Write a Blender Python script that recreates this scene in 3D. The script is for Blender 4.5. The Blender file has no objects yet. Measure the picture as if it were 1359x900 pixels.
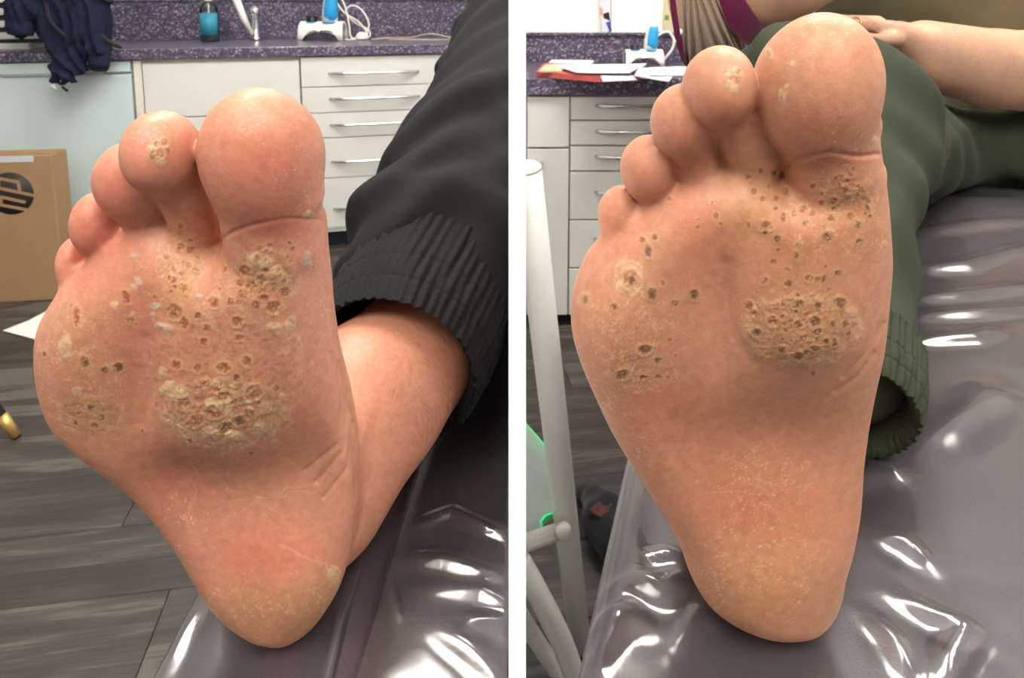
import bpy, bmesh, math, random
import numpy as np
from mathutils import Vector, Matrix
random.seed(7)
RNG = np.random.default_rng(11)
S = bpy.context.scene
COL = S.collection
# ------------------------------------------------------------------ camera
CAMH, PITCH, FPX, PX0, PY0 = 1.12, math.radians(8), 940.0, 686.5, 122.0
cd = bpy.data.cameras.new('camera'); cam = bpy.data.objects.new('camera', cd); COL.objects.link(cam)
cam.location = (0, 0, CAMH); cam.rotation_euler = (math.radians(90) - PITCH, 0, 0)
cd.sensor_width = 36; cd.sensor_fit = 'HORIZONTAL'; cd.lens = 36*FPX/1359
cd.shift_x = (679.5-PX0)/1359; cd.shift_y = (PY0-450)/1359
cd.clip_start = .02
S.camera = cam
cd.dof.use_dof = True; cd.dof.focus_distance = .30; cd.dof.aperture_fstop = 30
# ------------------------------------------------------------------ world, exposure
w = bpy.data.worlds.new('world'); S.world = w; w.use_nodes = True
w.node_tree.nodes['Background'].inputs[0].default_value = (1.0, .975, .94, 1)
w.node_tree.nodes['Background'].inputs[1].default_value = 0.36
S.view_settings.view_transform = 'Standard'; S.view_settings.look = 'None'
S.view_settings.gamma = 1; S.view_settings.exposure = 0.25
CEIL_STRENGTH = 28.0
CEIL_NAMES = ['left bay above the near couch', 'left of the partition over the drawers', 'left of the camera and behind it', 'right of the partition over the near couch', 'far right above the seated person', 'right of the camera and behind it']
CEIL_SPOTS = [(-.62, .95), (-.36, 2.0), (-.75, -.95), (.42, 1.25), (1.4, 1.15), (.75, -.95)]
CEIL_HALF = [.31, .31, .62, .31, .31, .62]; REAR_STRENGTH = 11.0
# ------------------------------------------------------------------ helpers: pixels of the 1359x900 frame <-> points
cp, sp_ = math.cos(PITCH), math.sin(PITCH)
def slope(py): return math.tan(PITCH + math.atan((py-PY0)/FPX))
def W(px, py, Y):
    drop = Y*slope(py); d = Y*cp + drop*sp_
    return Vector(((px-PX0)/FPX*d, Y, CAMH-drop))
def Wz(px, py, z): return W(px, py, (CAMH-z)/slope(py))
def R_(rpx, p): return rpx*(p[1]*cp + (CAMH-p[2])*sp_)/FPX          # a pixel length at the depth of p, in metres
def proj(co):
    d = co[:, 1]*cp + (CAMH-co[:, 2])*sp_
    u = -co[:, 1]*sp_ + (CAMH-co[:, 2])*cp
    return PX0 + FPX*co[:, 0]/d, PY0 + FPX*u/d
def lin(c):
    c = np.asarray(c, float)/255.0
    return np.where(c <= .04045, c/12.92, ((c+.055)/1.055)**2.4)
# ------------------------------------------------------------------ helpers: objects
def tag(o, label=None, cat=None, group=None, kind=None):
    if label: o['label'] = label
    if cat: o['category'] = cat
    if group: o['group'] = group
    if kind: o['kind'] = kind
    return o
def empty(name, loc, label=None, cat=None, group=None, rz=0):
    o = bpy.data.objects.new(name, None); COL.objects.link(o); o.location = loc; o.rotation_euler.z = rz
    o.empty_display_size = .05
    return tag(o, label, cat, group)
def link(name, me, m, parent=None, smooth=False, world=True):
    o = bpy.data.objects.new(name, me); COL.objects.link(o)
    if m is not None:
        for k in (m if isinstance(m, (list, tuple)) else [m]): me.materials.append(k)
    if smooth: me.polygons.foreach_set('use_smooth', [True]*len(me.polygons))
    if parent is not None:
        o.parent = parent
        if world:
            o.matrix_parent_inverse = mw_of(parent).inverted()
    return o
def mw_of(o):
    m = Matrix.Translation(o.location) @ o.rotation_euler.to_matrix().to_4x4()
    if o.parent is not None: m = mw_of(o.parent) @ o.matrix_parent_inverse @ m
    return m
def mesh(verts, faces):
    me = bpy.data.meshes.new('mesh')
    me.from_pydata(verts if isinstance(verts, list) else verts.tolist(), [], faces if isinstance(faces, list) else faces.tolist())
    me.update(); return me
def from_bm(bm):
    me = bpy.data.meshes.new('mesh'); bm.to_mesh(me); bm.free(); return me
def mkmesh(name, verts, faces, m, parent=None, smooth=False):
    return link(name, mesh(verts, faces), m, parent, smooth)
def box(bm, x0, x1, y0, y1, z0, z1, bev=0, mat=None, segs=2):
    r = bmesh.ops.create_cube(bm, size=1)
    M = Matrix.Translation(((x0+x1)/2, (y0+y1)/2, (z0+z1)/2)) @ Matrix.Diagonal((x1-x0, y1-y0, z1-z0, 1))
    if mat is not None: M = mat @ M
    bmesh.ops.transform(bm, matrix=M, verts=r['verts'])
    if bev:
        es = list({e for v in r['verts'] for e in v.link_edges})
        bmesh.ops.bevel(bm, geom=es, offset=bev, segments=segs, affect='EDGES', profile=.5)
def boxo(name, x0, x1, y0, y1, z0, z1, m, parent=None, bev=0, mat=None):
    bm = bmesh.new(); box(bm, x0, x1, y0, y1, z0, z1, bev, mat)
    return link(name, from_bm(bm), m, parent)
def frames(path):
    P = [Vector(p) for p in path]; T = []
    for i in range(len(P)):
        T.append((P[min(i+1, len(P)-1)]-P[max(i-1, 0)]).normalized())
    up = Vector((0, 0, 1)) if abs(T[0].z) < .9 else Vector((0, 1, 0))
    a = (up - T[0]*up.dot(T[0])).normalized(); out = []
    for t in T:
        a = (a - t*a.dot(t)).normalized(); out.append((a, t.cross(a)))
    return P, T, out
def spline(pts, n):
    pts = [np.array(p, float) for p in pts]; k = len(pts); out = []
    for i in range(n):
        t = i/(n-1)*(k-1); j = min(int(t), k-2); f = t-j
        p0, p1, p2, p3 = pts[max(j-1, 0)], pts[j], pts[j+1], pts[min(j+2, k-1)]
        out.append(.5*((2*p1)+(-p0+p2)*f+(2*p0-5*p1+4*p2-p3)*f*f+(-p0+3*p1-3*p2+p3)*f**3))
    return out
def tube_me(path, rad, n=10, caps=True):
    P, T, F = frames(path); V = []; Fc = []
    if not hasattr(rad, '__len__'): rad = [rad]*len(P)
    for p, (a, b), r in zip(P, F, rad):
        for k in range(n):
            an = 2*math.pi*k/n; V.append(tuple(p + a*(r*math.cos(an)) + b*(r*math.sin(an))))
    for i in range(len(P)-1):
        for k in range(n):
            Fc.append((i*n+k, i*n+(k+1) % n, (i+1)*n+(k+1) % n, (i+1)*n+k))
    if caps:
        Fc.append(tuple(range(n))[::-1]); Fc.append(tuple((len(P)-1)*n+k for k in range(n)))
    return mesh(V, Fc)
def tube(name, path, rad, m, parent=None, n=10):
    return link(name, tube_me(path, rad, n), m, parent, True)
def lathe(name, base, prof, m, parent=None, n=24, axis=None):
    V = []; Fc = []; A = Matrix.Identity(3) if axis is None else Vector((0, 0, 1)).rotation_difference(Vector(axis)).to_matrix()
    for r, z in prof:
        for k in range(n):
            an = 2*math.pi*k/n; V.append(tuple(Vector(base) + A @ Vector((r*math.cos(an), r*math.sin(an), z))))
    for i in range(len(prof)-1):
        for k in range(n): Fc.append((i*n+k, i*n+(k+1) % n, (i+1)*n+(k+1) % n, (i+1)*n+k))
    Fc.append(tuple(range(n))[::-1]); Fc.append(tuple((len(prof)-1)*n+k for k in range(n)))
    return link(name, mesh(V, Fc), m, parent, True)
# ------------------------------------------------------------------ helpers: noise and implicit surfaces
TAB = RNG.random((256, 256)).astype(np.float32)
def vnoise(x, y):
    xi = np.floor(x).astype(np.int64); yi = np.floor(y).astype(np.int64)
    fx = x-xi; fy = y-yi; fx = fx*fx*(3-2*fx); fy = fy*fy*(3-2*fy)
    a = TAB[xi & 255, yi & 255]; b = TAB[(xi+1) & 255, yi & 255]; c = TAB[xi & 255, (yi+1) & 255]; d = TAB[(xi+1) & 255, (yi+1) & 255]
    return (a*(1-fx)+b*fx)*(1-fy) + (c*(1-fx)+d*fx)*fy
def fbm(x, y, o=4, s=0):
    t = 0; amp = .5
    for k in range(o):
        t = t + amp*vnoise(x*2**k + 17.3*k + s, y*2**k + 9.1*k + s*1.7); amp *= .5
    return t/(1-.5**o)
def smin(a, b, k):
    if k <= 0: return np.minimum(a, b)
    h = np.clip(.5+.5*(b-a)/k, 0, 1); return b+(a-b)*h-k*h*(1-h)
def sd_ell(P, c, r, Rm=None):
    q = [P[i]-c[i] for i in range(3)]
    if Rm is not None: q = [Rm[i][0]*q[0]+Rm[i][1]*q[1]+Rm[i][2]*q[2] for i in range(3)]
    k0 = np.sqrt((q[0]/r[0])**2+(q[1]/r[1])**2+(q[2]/r[2])**2)
    k1 = np.sqrt((q[0]/r[0]**2)**2+(q[1]/r[1]**2)**2+(q[2]/r[2]**2)**2)+1e-9
    return k0*(k0-1)/k1
def sd_cone(P, a, b, ra, rb):
    ba = [b[i]-a[i] for i in range(3)]; L2 = sum(x*x for x in ba)+1e-12
    t = np.clip(sum((P[i]-a[i])*ba[i] for i in range(3))/L2, 0, 1)
    d = np.sqrt(sum((P[i]-a[i]-t*ba[i])**2 for i in range(3)))
    return d-(ra+(rb-ra)*t)
def surface_nets(f, org, h):
    neg = f < 0
    nx, ny, nz = f.shape
    c = np.zeros((nx-1, ny-1, nz-1), np.uint8)
    for i in (0, 1):
        for j in (0, 1):
            for k in (0, 1): c += neg[i:nx-1+i, j:ny-1+j, k:nz-1+k]
    act = (c > 0) & (c < 8); idx = np.full(act.shape, -1, np.int64); ii = np.argwhere(act); idx[act] = np.arange(len(ii))
    acc = np.zeros((len(ii), 3)); cnt = np.zeros(len(ii))
    cs = [(i, j, k) for i in (0, 1) for j in (0, 1) for k in (0, 1)]
    for p in range(8):
        for q in range(p+1, 8):
            if sum(abs(cs[p][r]-cs[q][r]) for r in range(3)) != 1: continue
            A = f[ii[:, 0]+cs[p][0], ii[:, 1]+cs[p][1], ii[:, 2]+cs[p][2]]; B = f[ii[:, 0]+cs[q][0], ii[:, 1]+cs[q][1], ii[:, 2]+cs[q][2]]
            m = (A < 0) != (B < 0); t = np.where(m, A/np.where(m, A-B, 1), 0)
            for r in range(3): acc[:, r] += np.where(m, cs[p][r]+t*(cs[q][r]-cs[p][r]), 0)
            cnt += m
    V = (ii+acc/cnt[:, None])*h+np.array(org)
    Q = []
    for ax in range(3):
        sl = [slice(0, n) for n in f.shape]; s0 = list(sl); s1 = list(sl); s0[ax] = slice(0, f.shape[ax]-1); s1[ax] = slice(1, f.shape[ax])
        a = neg[tuple(s0)]; b = neg[tuple(s1)]; e = np.argwhere(a != b)
        o1, o2 = [(1, 2), (2, 0), (0, 1)][ax]
        ok = (e[:, o1] > 0) & (e[:, o2] > 0) & (e[:, o1] < f.shape[o1]-1) & (e[:, o2] < f.shape[o2]-1); e = e[ok]
        def g(d1, d2):
            x = e.copy(); x[:, o1] -= d1; x[:, o2] -= d2; return idx[x[:, 0], x[:, 1], x[:, 2]]
        q = np.stack([g(1, 1), g(0, 1), g(0, 0), g(1, 0)], 1)
        fl = ~a[e[:, 0], e[:, 1], e[:, 2]]; q[fl] = q[fl][:, ::-1]; Q.append(q)
    return V, np.concatenate(Q)
def smooth_v(V, Q, it=2, lam=.5):
    E = np.concatenate([Q[:, [0, 1]], Q[:, [1, 2]], Q[:, [2, 3]], Q[:, [3, 0]]])
    n = len(V); deg = np.bincount(E.ravel(), minlength=n)[:, None]
    for _ in range(it):
        A = np.zeros_like(V)
        for r in range(3): A[:, r] = np.bincount(E[:, 0], V[E[:, 1], r], n)+np.bincount(E[:, 1], V[E[:, 0], r], n)
        V = V+lam*(A/np.maximum(deg, 1)-V)
    return V
def grid(lo, hi, h):
    ax = [np.arange(lo[i], hi[i]+h, h, dtype=np.float32) for i in range(3)]
    return np.meshgrid(*ax, indexing='ij', sparse=True)
def blob(name, prims, h, m, parent=None, k=.01, it=3, disp=None, sub=0, post=None):
    """one smooth mesh from round cones (a,b,ra,rb) and ellipsoids (c,(rx,ry,rz))"""
    lo = np.full(3, 9e9); hi = -lo
    for p in prims:
        if len(p) == 4:
            for q, r in ((p[0], p[2]), (p[1], p[3])): lo = np.minimum(lo, np.array(q)-r); hi = np.maximum(hi, np.array(q)+r)
        else: lo = np.minimum(lo, np.array(p[0])-np.array(p[1])); hi = np.maximum(hi, np.array(p[0])+np.array(p[1]))
    lo -= 4*h; hi += 4*h; P = grid(lo, hi, h); f = None
    for p in prims:
        d = sd_cone(P, p[0], p[1], p[2], p[3]) if len(p) == 4 else sd_ell(P, p[0], p[1])
        f = d if f is None else smin(f, d, k)
    if disp is not None: f = f - disp(P)
    V, Q = surface_nets(np.ascontiguousarray(np.broadcast_to(f, np.broadcast_shapes(f.shape))), lo, h)
    V = smooth_v(V, Q, it)
    if post is not None: V = post(V)
    return mkmesh(name, V, Q, m, parent, True)
# ------------------------------------------------------------------ materials
class NT:
    def __init__(s, name):
        s.m = bpy.data.materials.new(name); s.m.use_nodes = True; s.t = s.m.node_tree; s.b = s.t.nodes['Principled BSDF']; s.out = s.t.nodes['Material Output']
    def n(s, typ, **kw):
        x = s.t.nodes.new(typ)
        for k, v in kw.items():
            if k in x.inputs: x.inputs[k].default_value = v
            else: setattr(x, k, v)
        return x
    def l(s, a, b): s.t.links.new(a, b)
    def coord(s, scale=(1, 1, 1), out='Object', rot=(0, 0, 0)):
        c = s.n('ShaderNodeTexCoord'); mp = s.n('ShaderNodeMapping'); mp.inputs['Scale'].default_value = scale; mp.inputs['Rotation'].default_value = rot
        s.l(c.outputs[out], mp.inputs[0]); return mp.outputs[0]
    def ramp(s, fac, stops, interp='LINEAR'):
        r = s.n('ShaderNodeValToRGB'); r.color_ramp.interpolation = interp; e = r.color_ramp.elements
        while len(e) < len(stops): e.new(.5)
        for el, (p, c) in zip(e, stops): el.position = p; el.color = (*c[:3], 1)
        s.l(fac, r.inputs[0]); return r.outputs[0]
    def noise(s, vec, scale, detail=4, rough=.55, dist=0):
        x = s.n('ShaderNodeTexNoise'); x.inputs['Scale'].default_value = scale; x.inputs['Detail'].default_value = detail; x.inputs['Roughness'].default_value = rough; x.inputs['Distortion'].default_value = dist
        s.l(vec, x.inputs['Vector']); return x.outputs[0]
    def bump(s, h, strength=.3, dist=.001):
        b = s.n('ShaderNodeBump'); b.inputs['Strength'].default_value = strength; b.inputs['Distance'].default_value = dist
        s.l(h, b.inputs['Height']); s.l(b.outputs[0], s.b.inputs['Normal'])
def flat(name, rgb, rough=.5, metal=0, spec=.5, noise=0, nscale=60, **kw):
    t = NT(name); c = tuple(lin(rgb)); t.b.inputs['Base Color'].default_value = (*c, 1)
    t.b.inputs['Roughness'].default_value = rough; t.b.inputs['Metallic'].default_value = metal; t.b.inputs['Specular IOR Level'].default_value = spec
    for k, v in kw.items(): t.b.inputs[k.replace('_', ' ')].default_value = v
    if noise:
        v = t.coord(); f = t.noise(v, nscale)
        t.l(t.ramp(f, [(.25, tuple(x*(1-noise) for x in c)), (.75, tuple(min(1, x*(1+noise)) for x in c))]), t.b.inputs['Base Color'])
    return t.m
def granite():
    t = NT('granite_laminate'); v = t.coord()
    def vor(sc, stops):
        a = t.n('ShaderNodeTexVoronoi'); a.inputs['Scale'].default_value = sc; t.l(v, a.inputs['Vector'])
        s = t.n('ShaderNodeSeparateColor'); t.l(a.outputs['Color'], s.inputs[0]); return t.ramp(s.outputs[0], stops, 'CONSTANT')
    L = lambda *c: tuple(lin(c))
    a = vor(170, [(0, L(66, 60, 82)), (.40, L(92, 86, 108)), (.68, L(120, 113, 132)), (.82, L(54, 48, 70)), (.90, L(190, 181, 190))])
    b = vor(110, [(0, L(74, 67, 90)), (.5, L(104, 97, 118)), (.8, L(60, 54, 78)), (.92, L(176, 167, 178))])
    m = t.n('ShaderNodeMix', data_type='RGBA'); m.inputs[0].default_value = .4
    t.l(a, m.inputs[6]); t.l(b, m.inputs[7]); t.l(m.outputs[2], t.b.inputs['Base Color']); t.b.inputs['Roughness'].default_value = .28
    return t.m
def wood():
    t = NT('grey_wood_plank')
    oi = t.n('ShaderNodeObjectInfo'); c = t.n('ShaderNodeTexCoord')
    off = t.n('ShaderNodeVectorMath', operation='MULTIPLY_ADD'); off.inputs[1].default_value = (1, 1, 1)
    cmb = t.n('ShaderNodeCombineXYZ'); mul = t.n('ShaderNodeMath', operation='MULTIPLY'); mul.inputs[1].default_value = 37
    t.l(oi.outputs['Random'], mul.inputs[0]); t.l(mul.outputs[0], cmb.inputs[0]); t.l(mul.outputs[0], cmb.inputs[1])
    t.l(c.outputs['Object'], off.inputs[0]); t.l(cmb.outputs[0], off.inputs[2])
    mp = t.n('ShaderNodeMapping'); mp.inputs['Scale'].default_value = (1.1, 7, 1); t.l(off.outputs[0], mp.inputs[0])
    base = t.noise(mp.outputs[0], 1.3, 3, .5, .6)
    wv = t.n('ShaderNodeMath', operation='MULTIPLY'); wv.inputs[1].default_value = 8; t.l(base, wv.inputs[0])
    fr = t.n('ShaderNodeMath', operation='PINGPONG'); fr.inputs[1].default_value = 1; t.l(wv.outputs[0], fr.inputs[0])
    mp2 = t.n('ShaderNodeMapping'); mp2.inputs['Scale'].default_value = (6, 160, 1); t.l(off.outputs[0], mp2.inputs[0])
    fine = t.noise(mp2.outputs[0], 1.0, 5, .65)
    a = t.n('ShaderNodeMath', operation='MULTIPLY_ADD'); a.inputs[1].default_value = .4; t.l(fr.outputs[0], a.inputs[0]); t.l(fine, a.inputs[2])
    b = t.n('ShaderNodeMath', operation='MULTIPLY_ADD'); b.inputs[1].default_value = .3; t.l(oi.outputs['Random'], b.inputs[0]); t.l(a.outputs[0], b.inputs[2])
    L = lambda *c: tuple(lin(c))
    t.l(t.ramp(b.outputs[0], [(.3, L(42, 38, 35)), (.65, L(58, 53, 49)), (.9, L(70, 65, 60)), (1.0, L(92, 86, 80))]), t.b.inputs['Base Color'])
    t.b.inputs['Roughness'].default_value = .5; t.bump(fine, .15, .0006)
    return t.m
def vinyl(name, rgb, rough=.38):
    t = NT(name); v = t.coord(); c = tuple(lin(rgb))
    vo = t.n('ShaderNodeTexVoronoi', feature='DISTANCE_TO_EDGE'); vo.inputs['Scale'].default_value = 420
    wr = t.n('ShaderNodeVectorMath', operation='ADD'); nz = t.n('ShaderNodeTexNoise'); nz.inputs['Scale'].default_value = 60
    t.l(v, nz.inputs['Vector']); sc = t.n('ShaderNodeVectorMath', operation='SCALE'); sc.inputs['Scale'].default_value = .006
    t.l(nz.outputs['Color'], sc.inputs[0]); t.l(v, wr.inputs[0]); t.l(sc.outputs[0], wr.inputs[1]); t.l(wr.outputs[0], vo.inputs['Vector'])
    r = t.ramp(vo.outputs['Distance'], [(0, (0, 0, 0)), (.12, (1, 1, 1))])
    f = t.noise(v, 9, 3)
    t.l(t.ramp(f, [(.3, tuple(x*.88 for x in c)), (.7, tuple(x*1.12 for x in c))]), t.b.inputs['Base Color'])
    t.b.inputs['Roughness'].default_value = rough; t.bump(r, .25, .0004)
    return t.m
def clear_film():
    t = NT('clear_plastic'); v = t.coord()
    gl = t.n('ShaderNodeBsdfGlossy'); gl.inputs['Roughness'].default_value = .10; gl.inputs['Color'].default_value = (1, .98, .96, 1)
    tr = t.n('ShaderNodeBsdfTransparent'); tr.inputs['Color'].default_value = (.93, .93, .94, 1)
    df = t.n('ShaderNodeBsdfDiffuse'); df.inputs['Color'].default_value = (.5, .48, .48, 1)
    fr = t.n('ShaderNodeFresnel'); fr.inputs['IOR'].default_value = 1.7
    scr = t.noise(t.coord((1, 1, 1)), 35, 4)
    rr = t.ramp(scr, [(.3, (.10, .10, .10)), (.8, (.24, .24, .24))]); t.l(rr, gl.inputs['Roughness'])
    bp = t.n('ShaderNodeBump'); bp.inputs['Strength'].default_value = .12; bp.inputs['Distance'].default_value = .002
    t.l(t.noise(v, 30, 2), bp.inputs['Height']); t.l(bp.outputs[0], gl.inputs['Normal']); t.l(bp.outputs[0], fr.inputs['Normal'])
    m0 = t.n('ShaderNodeMixShader'); m0.inputs[0].default_value = .075; t.l(tr.outputs[0], m0.inputs[1]); t.l(df.outputs[0], m0.inputs[2])
    m1 = t.n('ShaderNodeMixShader'); t.l(fr.outputs[0], m1.inputs[0]); t.l(m0.outputs[0], m1.inputs[1]); t.l(gl.outputs[0], m1.inputs[2])
    t.l(m1.outputs[0], t.out.inputs['Surface']); return t.m
def glass(name, col, ior=1.45, haze=0):
    t = NT(name); gl = t.n('ShaderNodeBsdfGlossy'); gl.inputs['Roughness'].default_value = .03
    tr = t.n('ShaderNodeBsdfTransparent'); tr.inputs['Color'].default_value = (*col, 1)
    fr = t.n('ShaderNodeFresnel'); fr.inputs['IOR'].default_value = ior; m1 = t.n('ShaderNodeMixShader')
    t.l(fr.outputs[0], m1.inputs[0]); t.l(tr.outputs[0], m1.inputs[1]); t.l(gl.outputs[0], m1.inputs[2])
    if haze:
        df = t.n('ShaderNodeBsdfDiffuse'); df.inputs[0].default_value = (.78, .90, .84, 1); m2 = t.n('ShaderNodeMixShader'); m2.inputs[0].default_value = haze; t.l(tr.outputs[0], m2.inputs[1]); t.l(df.outputs[0], m2.inputs[2]); t.l(m2.outputs[0], m1.inputs[1])
    t.l(m1.outputs[0], t.out.inputs['Surface']); return t.m
def skin(name, attr=True, rgb=(214, 168, 140)):
    t = NT(name); v = t.coord()
    if attr:
        a = t.n('ShaderNodeAttribute'); a.attribute_name = 'skin_colour'; src = a.outputs['Color']
    else:
        c = tuple(lin(rgb)); src = t.ramp(t.noise(v, 25, 4), [(.3, tuple(x*.85 for x in c)), (.7, tuple(x*1.08 for x in c))])
    fine = t.noise(v, 900, 3, .6); mid = t.noise(v, 260, 4, .6)
    mx = t.n('ShaderNodeMix', data_type='RGBA', blend_type='MULTIPLY'); mx.inputs[0].default_value = 1
    t.l(src, mx.inputs[6]); t.l(t.ramp(mid, [(.3, (.86, .83, .80)), (.7, (1.06, 1.06, 1.06))]), mx.inputs[7])
    t.l(mx.outputs[2], t.b.inputs['Base Color'])
    t.b.inputs['Roughness'].default_value = .46; t.b.inputs['Specular IOR Level'].default_value = .42
    t.b.inputs['Subsurface Weight'].default_value = .18; t.b.inputs['Subsurface Radius'].default_value = (1, .35, .2); t.b.inputs['Subsurface Scale'].default_value = .003
    ad = t.n('ShaderNodeMath', operation='ADD'); t.l(fine, ad.inputs[0]); t.l(mid, ad.inputs[1]); t.bump(ad.outputs[0], .35, .0004)
    return t.m
def cloth(name, rgb, rough=.85, weave=900, sheen=.15, var=.12):
    t = NT(name); v = t.coord(); c = tuple(lin(rgb))
    t.l(t.ramp(t.noise(v, 14, 5), [(.3, tuple(x*(1-var) for x in c)), (.7, tuple(x*(1+var) for x in c))]), t.b.inputs['Base Color'])
    t.b.inputs['Roughness'].default_value = rough; t.b.inputs['Specular IOR Level'].default_value = .2; t.b.inputs['Sheen Weight'].default_value = sheen
    t.bump(t.noise(v, weave, 2), .3, .0005); return t.m
M = dict(
    granite=granite(), wood=wood(), white=flat('white_laminate', (222, 220, 214), .4, noise=.02), wallw=flat('wall_paint', (236, 233, 226), .7, noise=.02, nscale=8),
    partition=flat('added_partition_white', (252, 252, 252), .6), green=flat('pale_green_laminate', (198, 214, 210), .3, noise=.02, nscale=3),
    cream=flat('cream_edge', (228, 220, 204), .5), gap=flat('carcass_edge', (176, 170, 160), .8), kick=flat('navy_plinth', (30, 30, 42), .5),
    chrome=flat('chrome', (225, 225, 225), .16, 1), steel=flat('brushed_steel', (200, 200, 198), .3, 1), card=flat('cardboard', (160, 126, 90), .8, noise=.06, nscale=20),
    ink=flat('black_ink', (38, 32, 28), .6), tape=flat('packing_tape', (205, 203, 206), .25), paper=flat('paper', (246, 246, 246), .7), red=flat('red_card', (196, 88, 84), .5),
    paperb=flat('paper_bluish', (214, 218, 232), .7), buff=flat('buff_card', (205, 196, 160), .7),
    black=flat('black_plastic', (24, 24, 26), .45), gold=flat('gold_metal', (200, 164, 96), .35, .6), navy=cloth('navy_jersey', (27, 32, 54), sheen=.0), navy_shade=flat('shaded_inside', (8, 8, 12), .9),
    ltgrey=flat('light_grey_plastic', (210, 210, 206), .5), white_pl=flat('white_plastic', (236, 234, 226), .35), cyan=flat('cyan_rubber', (40, 160, 220), .4, noise=.08, nscale=200),
    teal=flat('teal_label', (52, 146, 172), .45, noise=.1, nscale=60), liquid=glass('clear_bottle', (.80, .86, .80)), grey=flat('grey_plastic', (130, 134, 140), .45), tub=flat('beige_tubing', (196, 180, 160), .4),
    post=flat('cream_enamel', (242, 239, 230), .35, noise=.02), glasss=glass('shelf_glass', (.84, .96, .90), haze=.28), gedge=flat('green_glass_edge', (40, 240, 150), .2),
    vinyl=vinyl('aubergine_vinyl', (72, 60, 62)), film=clear_film(), blackv=vinyl('dark_vinyl', (66, 60, 64), .5), frame=flat('dark_frame', (60, 60, 64), .4),
    trous=cloth('black_twill', (23, 21, 22), sheen=.0), trousin=flat('dark_lining', (18, 17, 18), .95), green_t=cloth('dark_green_twill', (48, 52, 37), sheen=0), olive=cloth('olive_jersey', (120, 112, 84)),
    taupe=cloth('taupe_jersey', (160, 140, 122)), purple=cloth('plum_ribbing', (96, 26, 60)), teal_g=cloth('dark_teal_jersey', (64, 72, 74)),
    shoe=cloth('black_mesh', (34, 34, 38)), redp=flat('red_patch', (84, 42, 40), .8, noise=.4, nscale=90), skin=skin('foot_skin'), shirtd=cloth('dark_jersey', (52, 54, 56)),
    blue=flat('blue_ink', (70, 70, 150), .5), orange=flat('orange_ink', (222, 160, 130), .5), leaf=flat('leaf_green', (120, 140, 70), .6), cord=cloth('dark_cord', (44, 38, 44)),
)
def emit(name, col, st):
    t = NT(name); e = t.n('ShaderNodeEmission'); e.inputs[0].default_value = (*col, 1); e.inputs[1].default_value = st; t.l(e.outputs[0], t.out.inputs['Surface']); return t.m
M['lamp_wide'] = emit('lamp_diffuser_wide', (1, .97, .92), REAR_STRENGTH)
M['lamp'] = emit('lamp_diffuser', (1, .96, .90), CEIL_STRENGTH)
# ================================================================== STRUCTURE
boxo('floor', -3.2, 3.0, -1.6, 3.9, -.06, -.006, flat('floor_screed', (40, 36, 34), .8)); fl = bpy.data.objects['floor']; fl['kind'] = 'structure'
fa = math.radians(9)                                         # the planks run nearly across the view
def plank_mesh(L, Wd):
    bm = bmesh.new(); box(bm, 0, L-.0015, 0, Wd-.0015, -.006, 0, .0009, segs=1); me = from_bm(bm); me.materials.append(M['wood']); return me
PL, PW = 1.22, .184
pm = plank_mesh(PL, PW); k = 0; ca, sa = math.cos(fa), math.sin(fa)
for r in range(-4, 24):
    for c in range(-4, 4):
        ox = c*PL + (r*.437 % 1)*PL; oy = r*PW
        x, y = ox*ca-oy*sa, ox*sa+oy*ca
        xm, ym = x+PL/2*ca, y+PL/2*sa
        if not (-2.7 < xm < 1.7 and .55 < ym < 3.5): continue
        if xm > .75 and ym < 1.9: continue
        o = bpy.data.objects.new('plank', pm); COL.objects.link(o); o.location = (x, y, 0); o.rotation_euler.z = fa; o.parent = fl
def structure(o): o['kind'] = 'structure'; return o
# added white panel standing for the blank strip between the two views
TH = 23/FPX*.245/2
prof = []
for z in (0, .78, 1.0, 1.2, 2.6):
    prof.append(((.245-(CAMH-max(.78, min(z, 1.25)))*sp_)/cp, z))
pv = [(s*TH, y, z) for s in (-1, 1) for (y, z) in prof] + [(s*TH, 3.55, z) for s in (-1, 1) for z in (0, 2.6)]
pf = [(0, 1, 2, 3, 4, 11, 10), (9, 8, 7, 6, 5, 12, 13), (4, 9, 13, 11), (0, 10, 12, 5)] + [(i, i+5, i+6, i+1) for i in range(4)] + [(10, 11, 13, 12)]
structure(mkmesh('added_partition', pv, pf, M['partition']))
# left bay wall line: counter front from A to B
LA = Wz(20, 68, .8975); LB = Wz(600, 58, .8975)
d = (LB-LA); d.z = 0; LANG = math.atan2(d.y, d.x)
LM = Matrix.Translation((LA.x, LA.y, 0)) @ Matrix.Rotation(LANG, 4, 'Z')     # local x runs along the counter front, y into the wall
LMi = LM.inverted()
def Lx(px, py, yl=0.0):
    """local x,z on the plane y=yl of the left counter for a pixel"""
    o = LMi @ Vector((0, 0, CAMH)); dv = LMi.to_3x3() @ (W(px, py, 1)-Vector((0, 0, CAMH)))
    t = (yl-o.y)/dv.y; p = o+dv*t; return p.x, p.z
CD = .58
structure(boxo('wall_back_left', -1.6, 1.95, CD, CD+.1, 0, 2.6, M['wallw'], mat=LM))
structure(boxo('wall_back_right', .02, 3.0, 2.78, 2.88, 0, 2.6, M['wallw']))
structure(boxo('wall_left', -3.25, -3.15, -1.6, 3.9, 0, 2.6, M['wallw']))
structure(boxo('wall_right', 2.95, 3.05, -1.6, 2.9, 0, 2.6, M['wallw']))
structure(boxo('ceiling', -3.3, 3.1, -1.6, 3.9, 2.6, 2.66, flat('ceiling_paint', (240, 238, 232), .8)))
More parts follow.
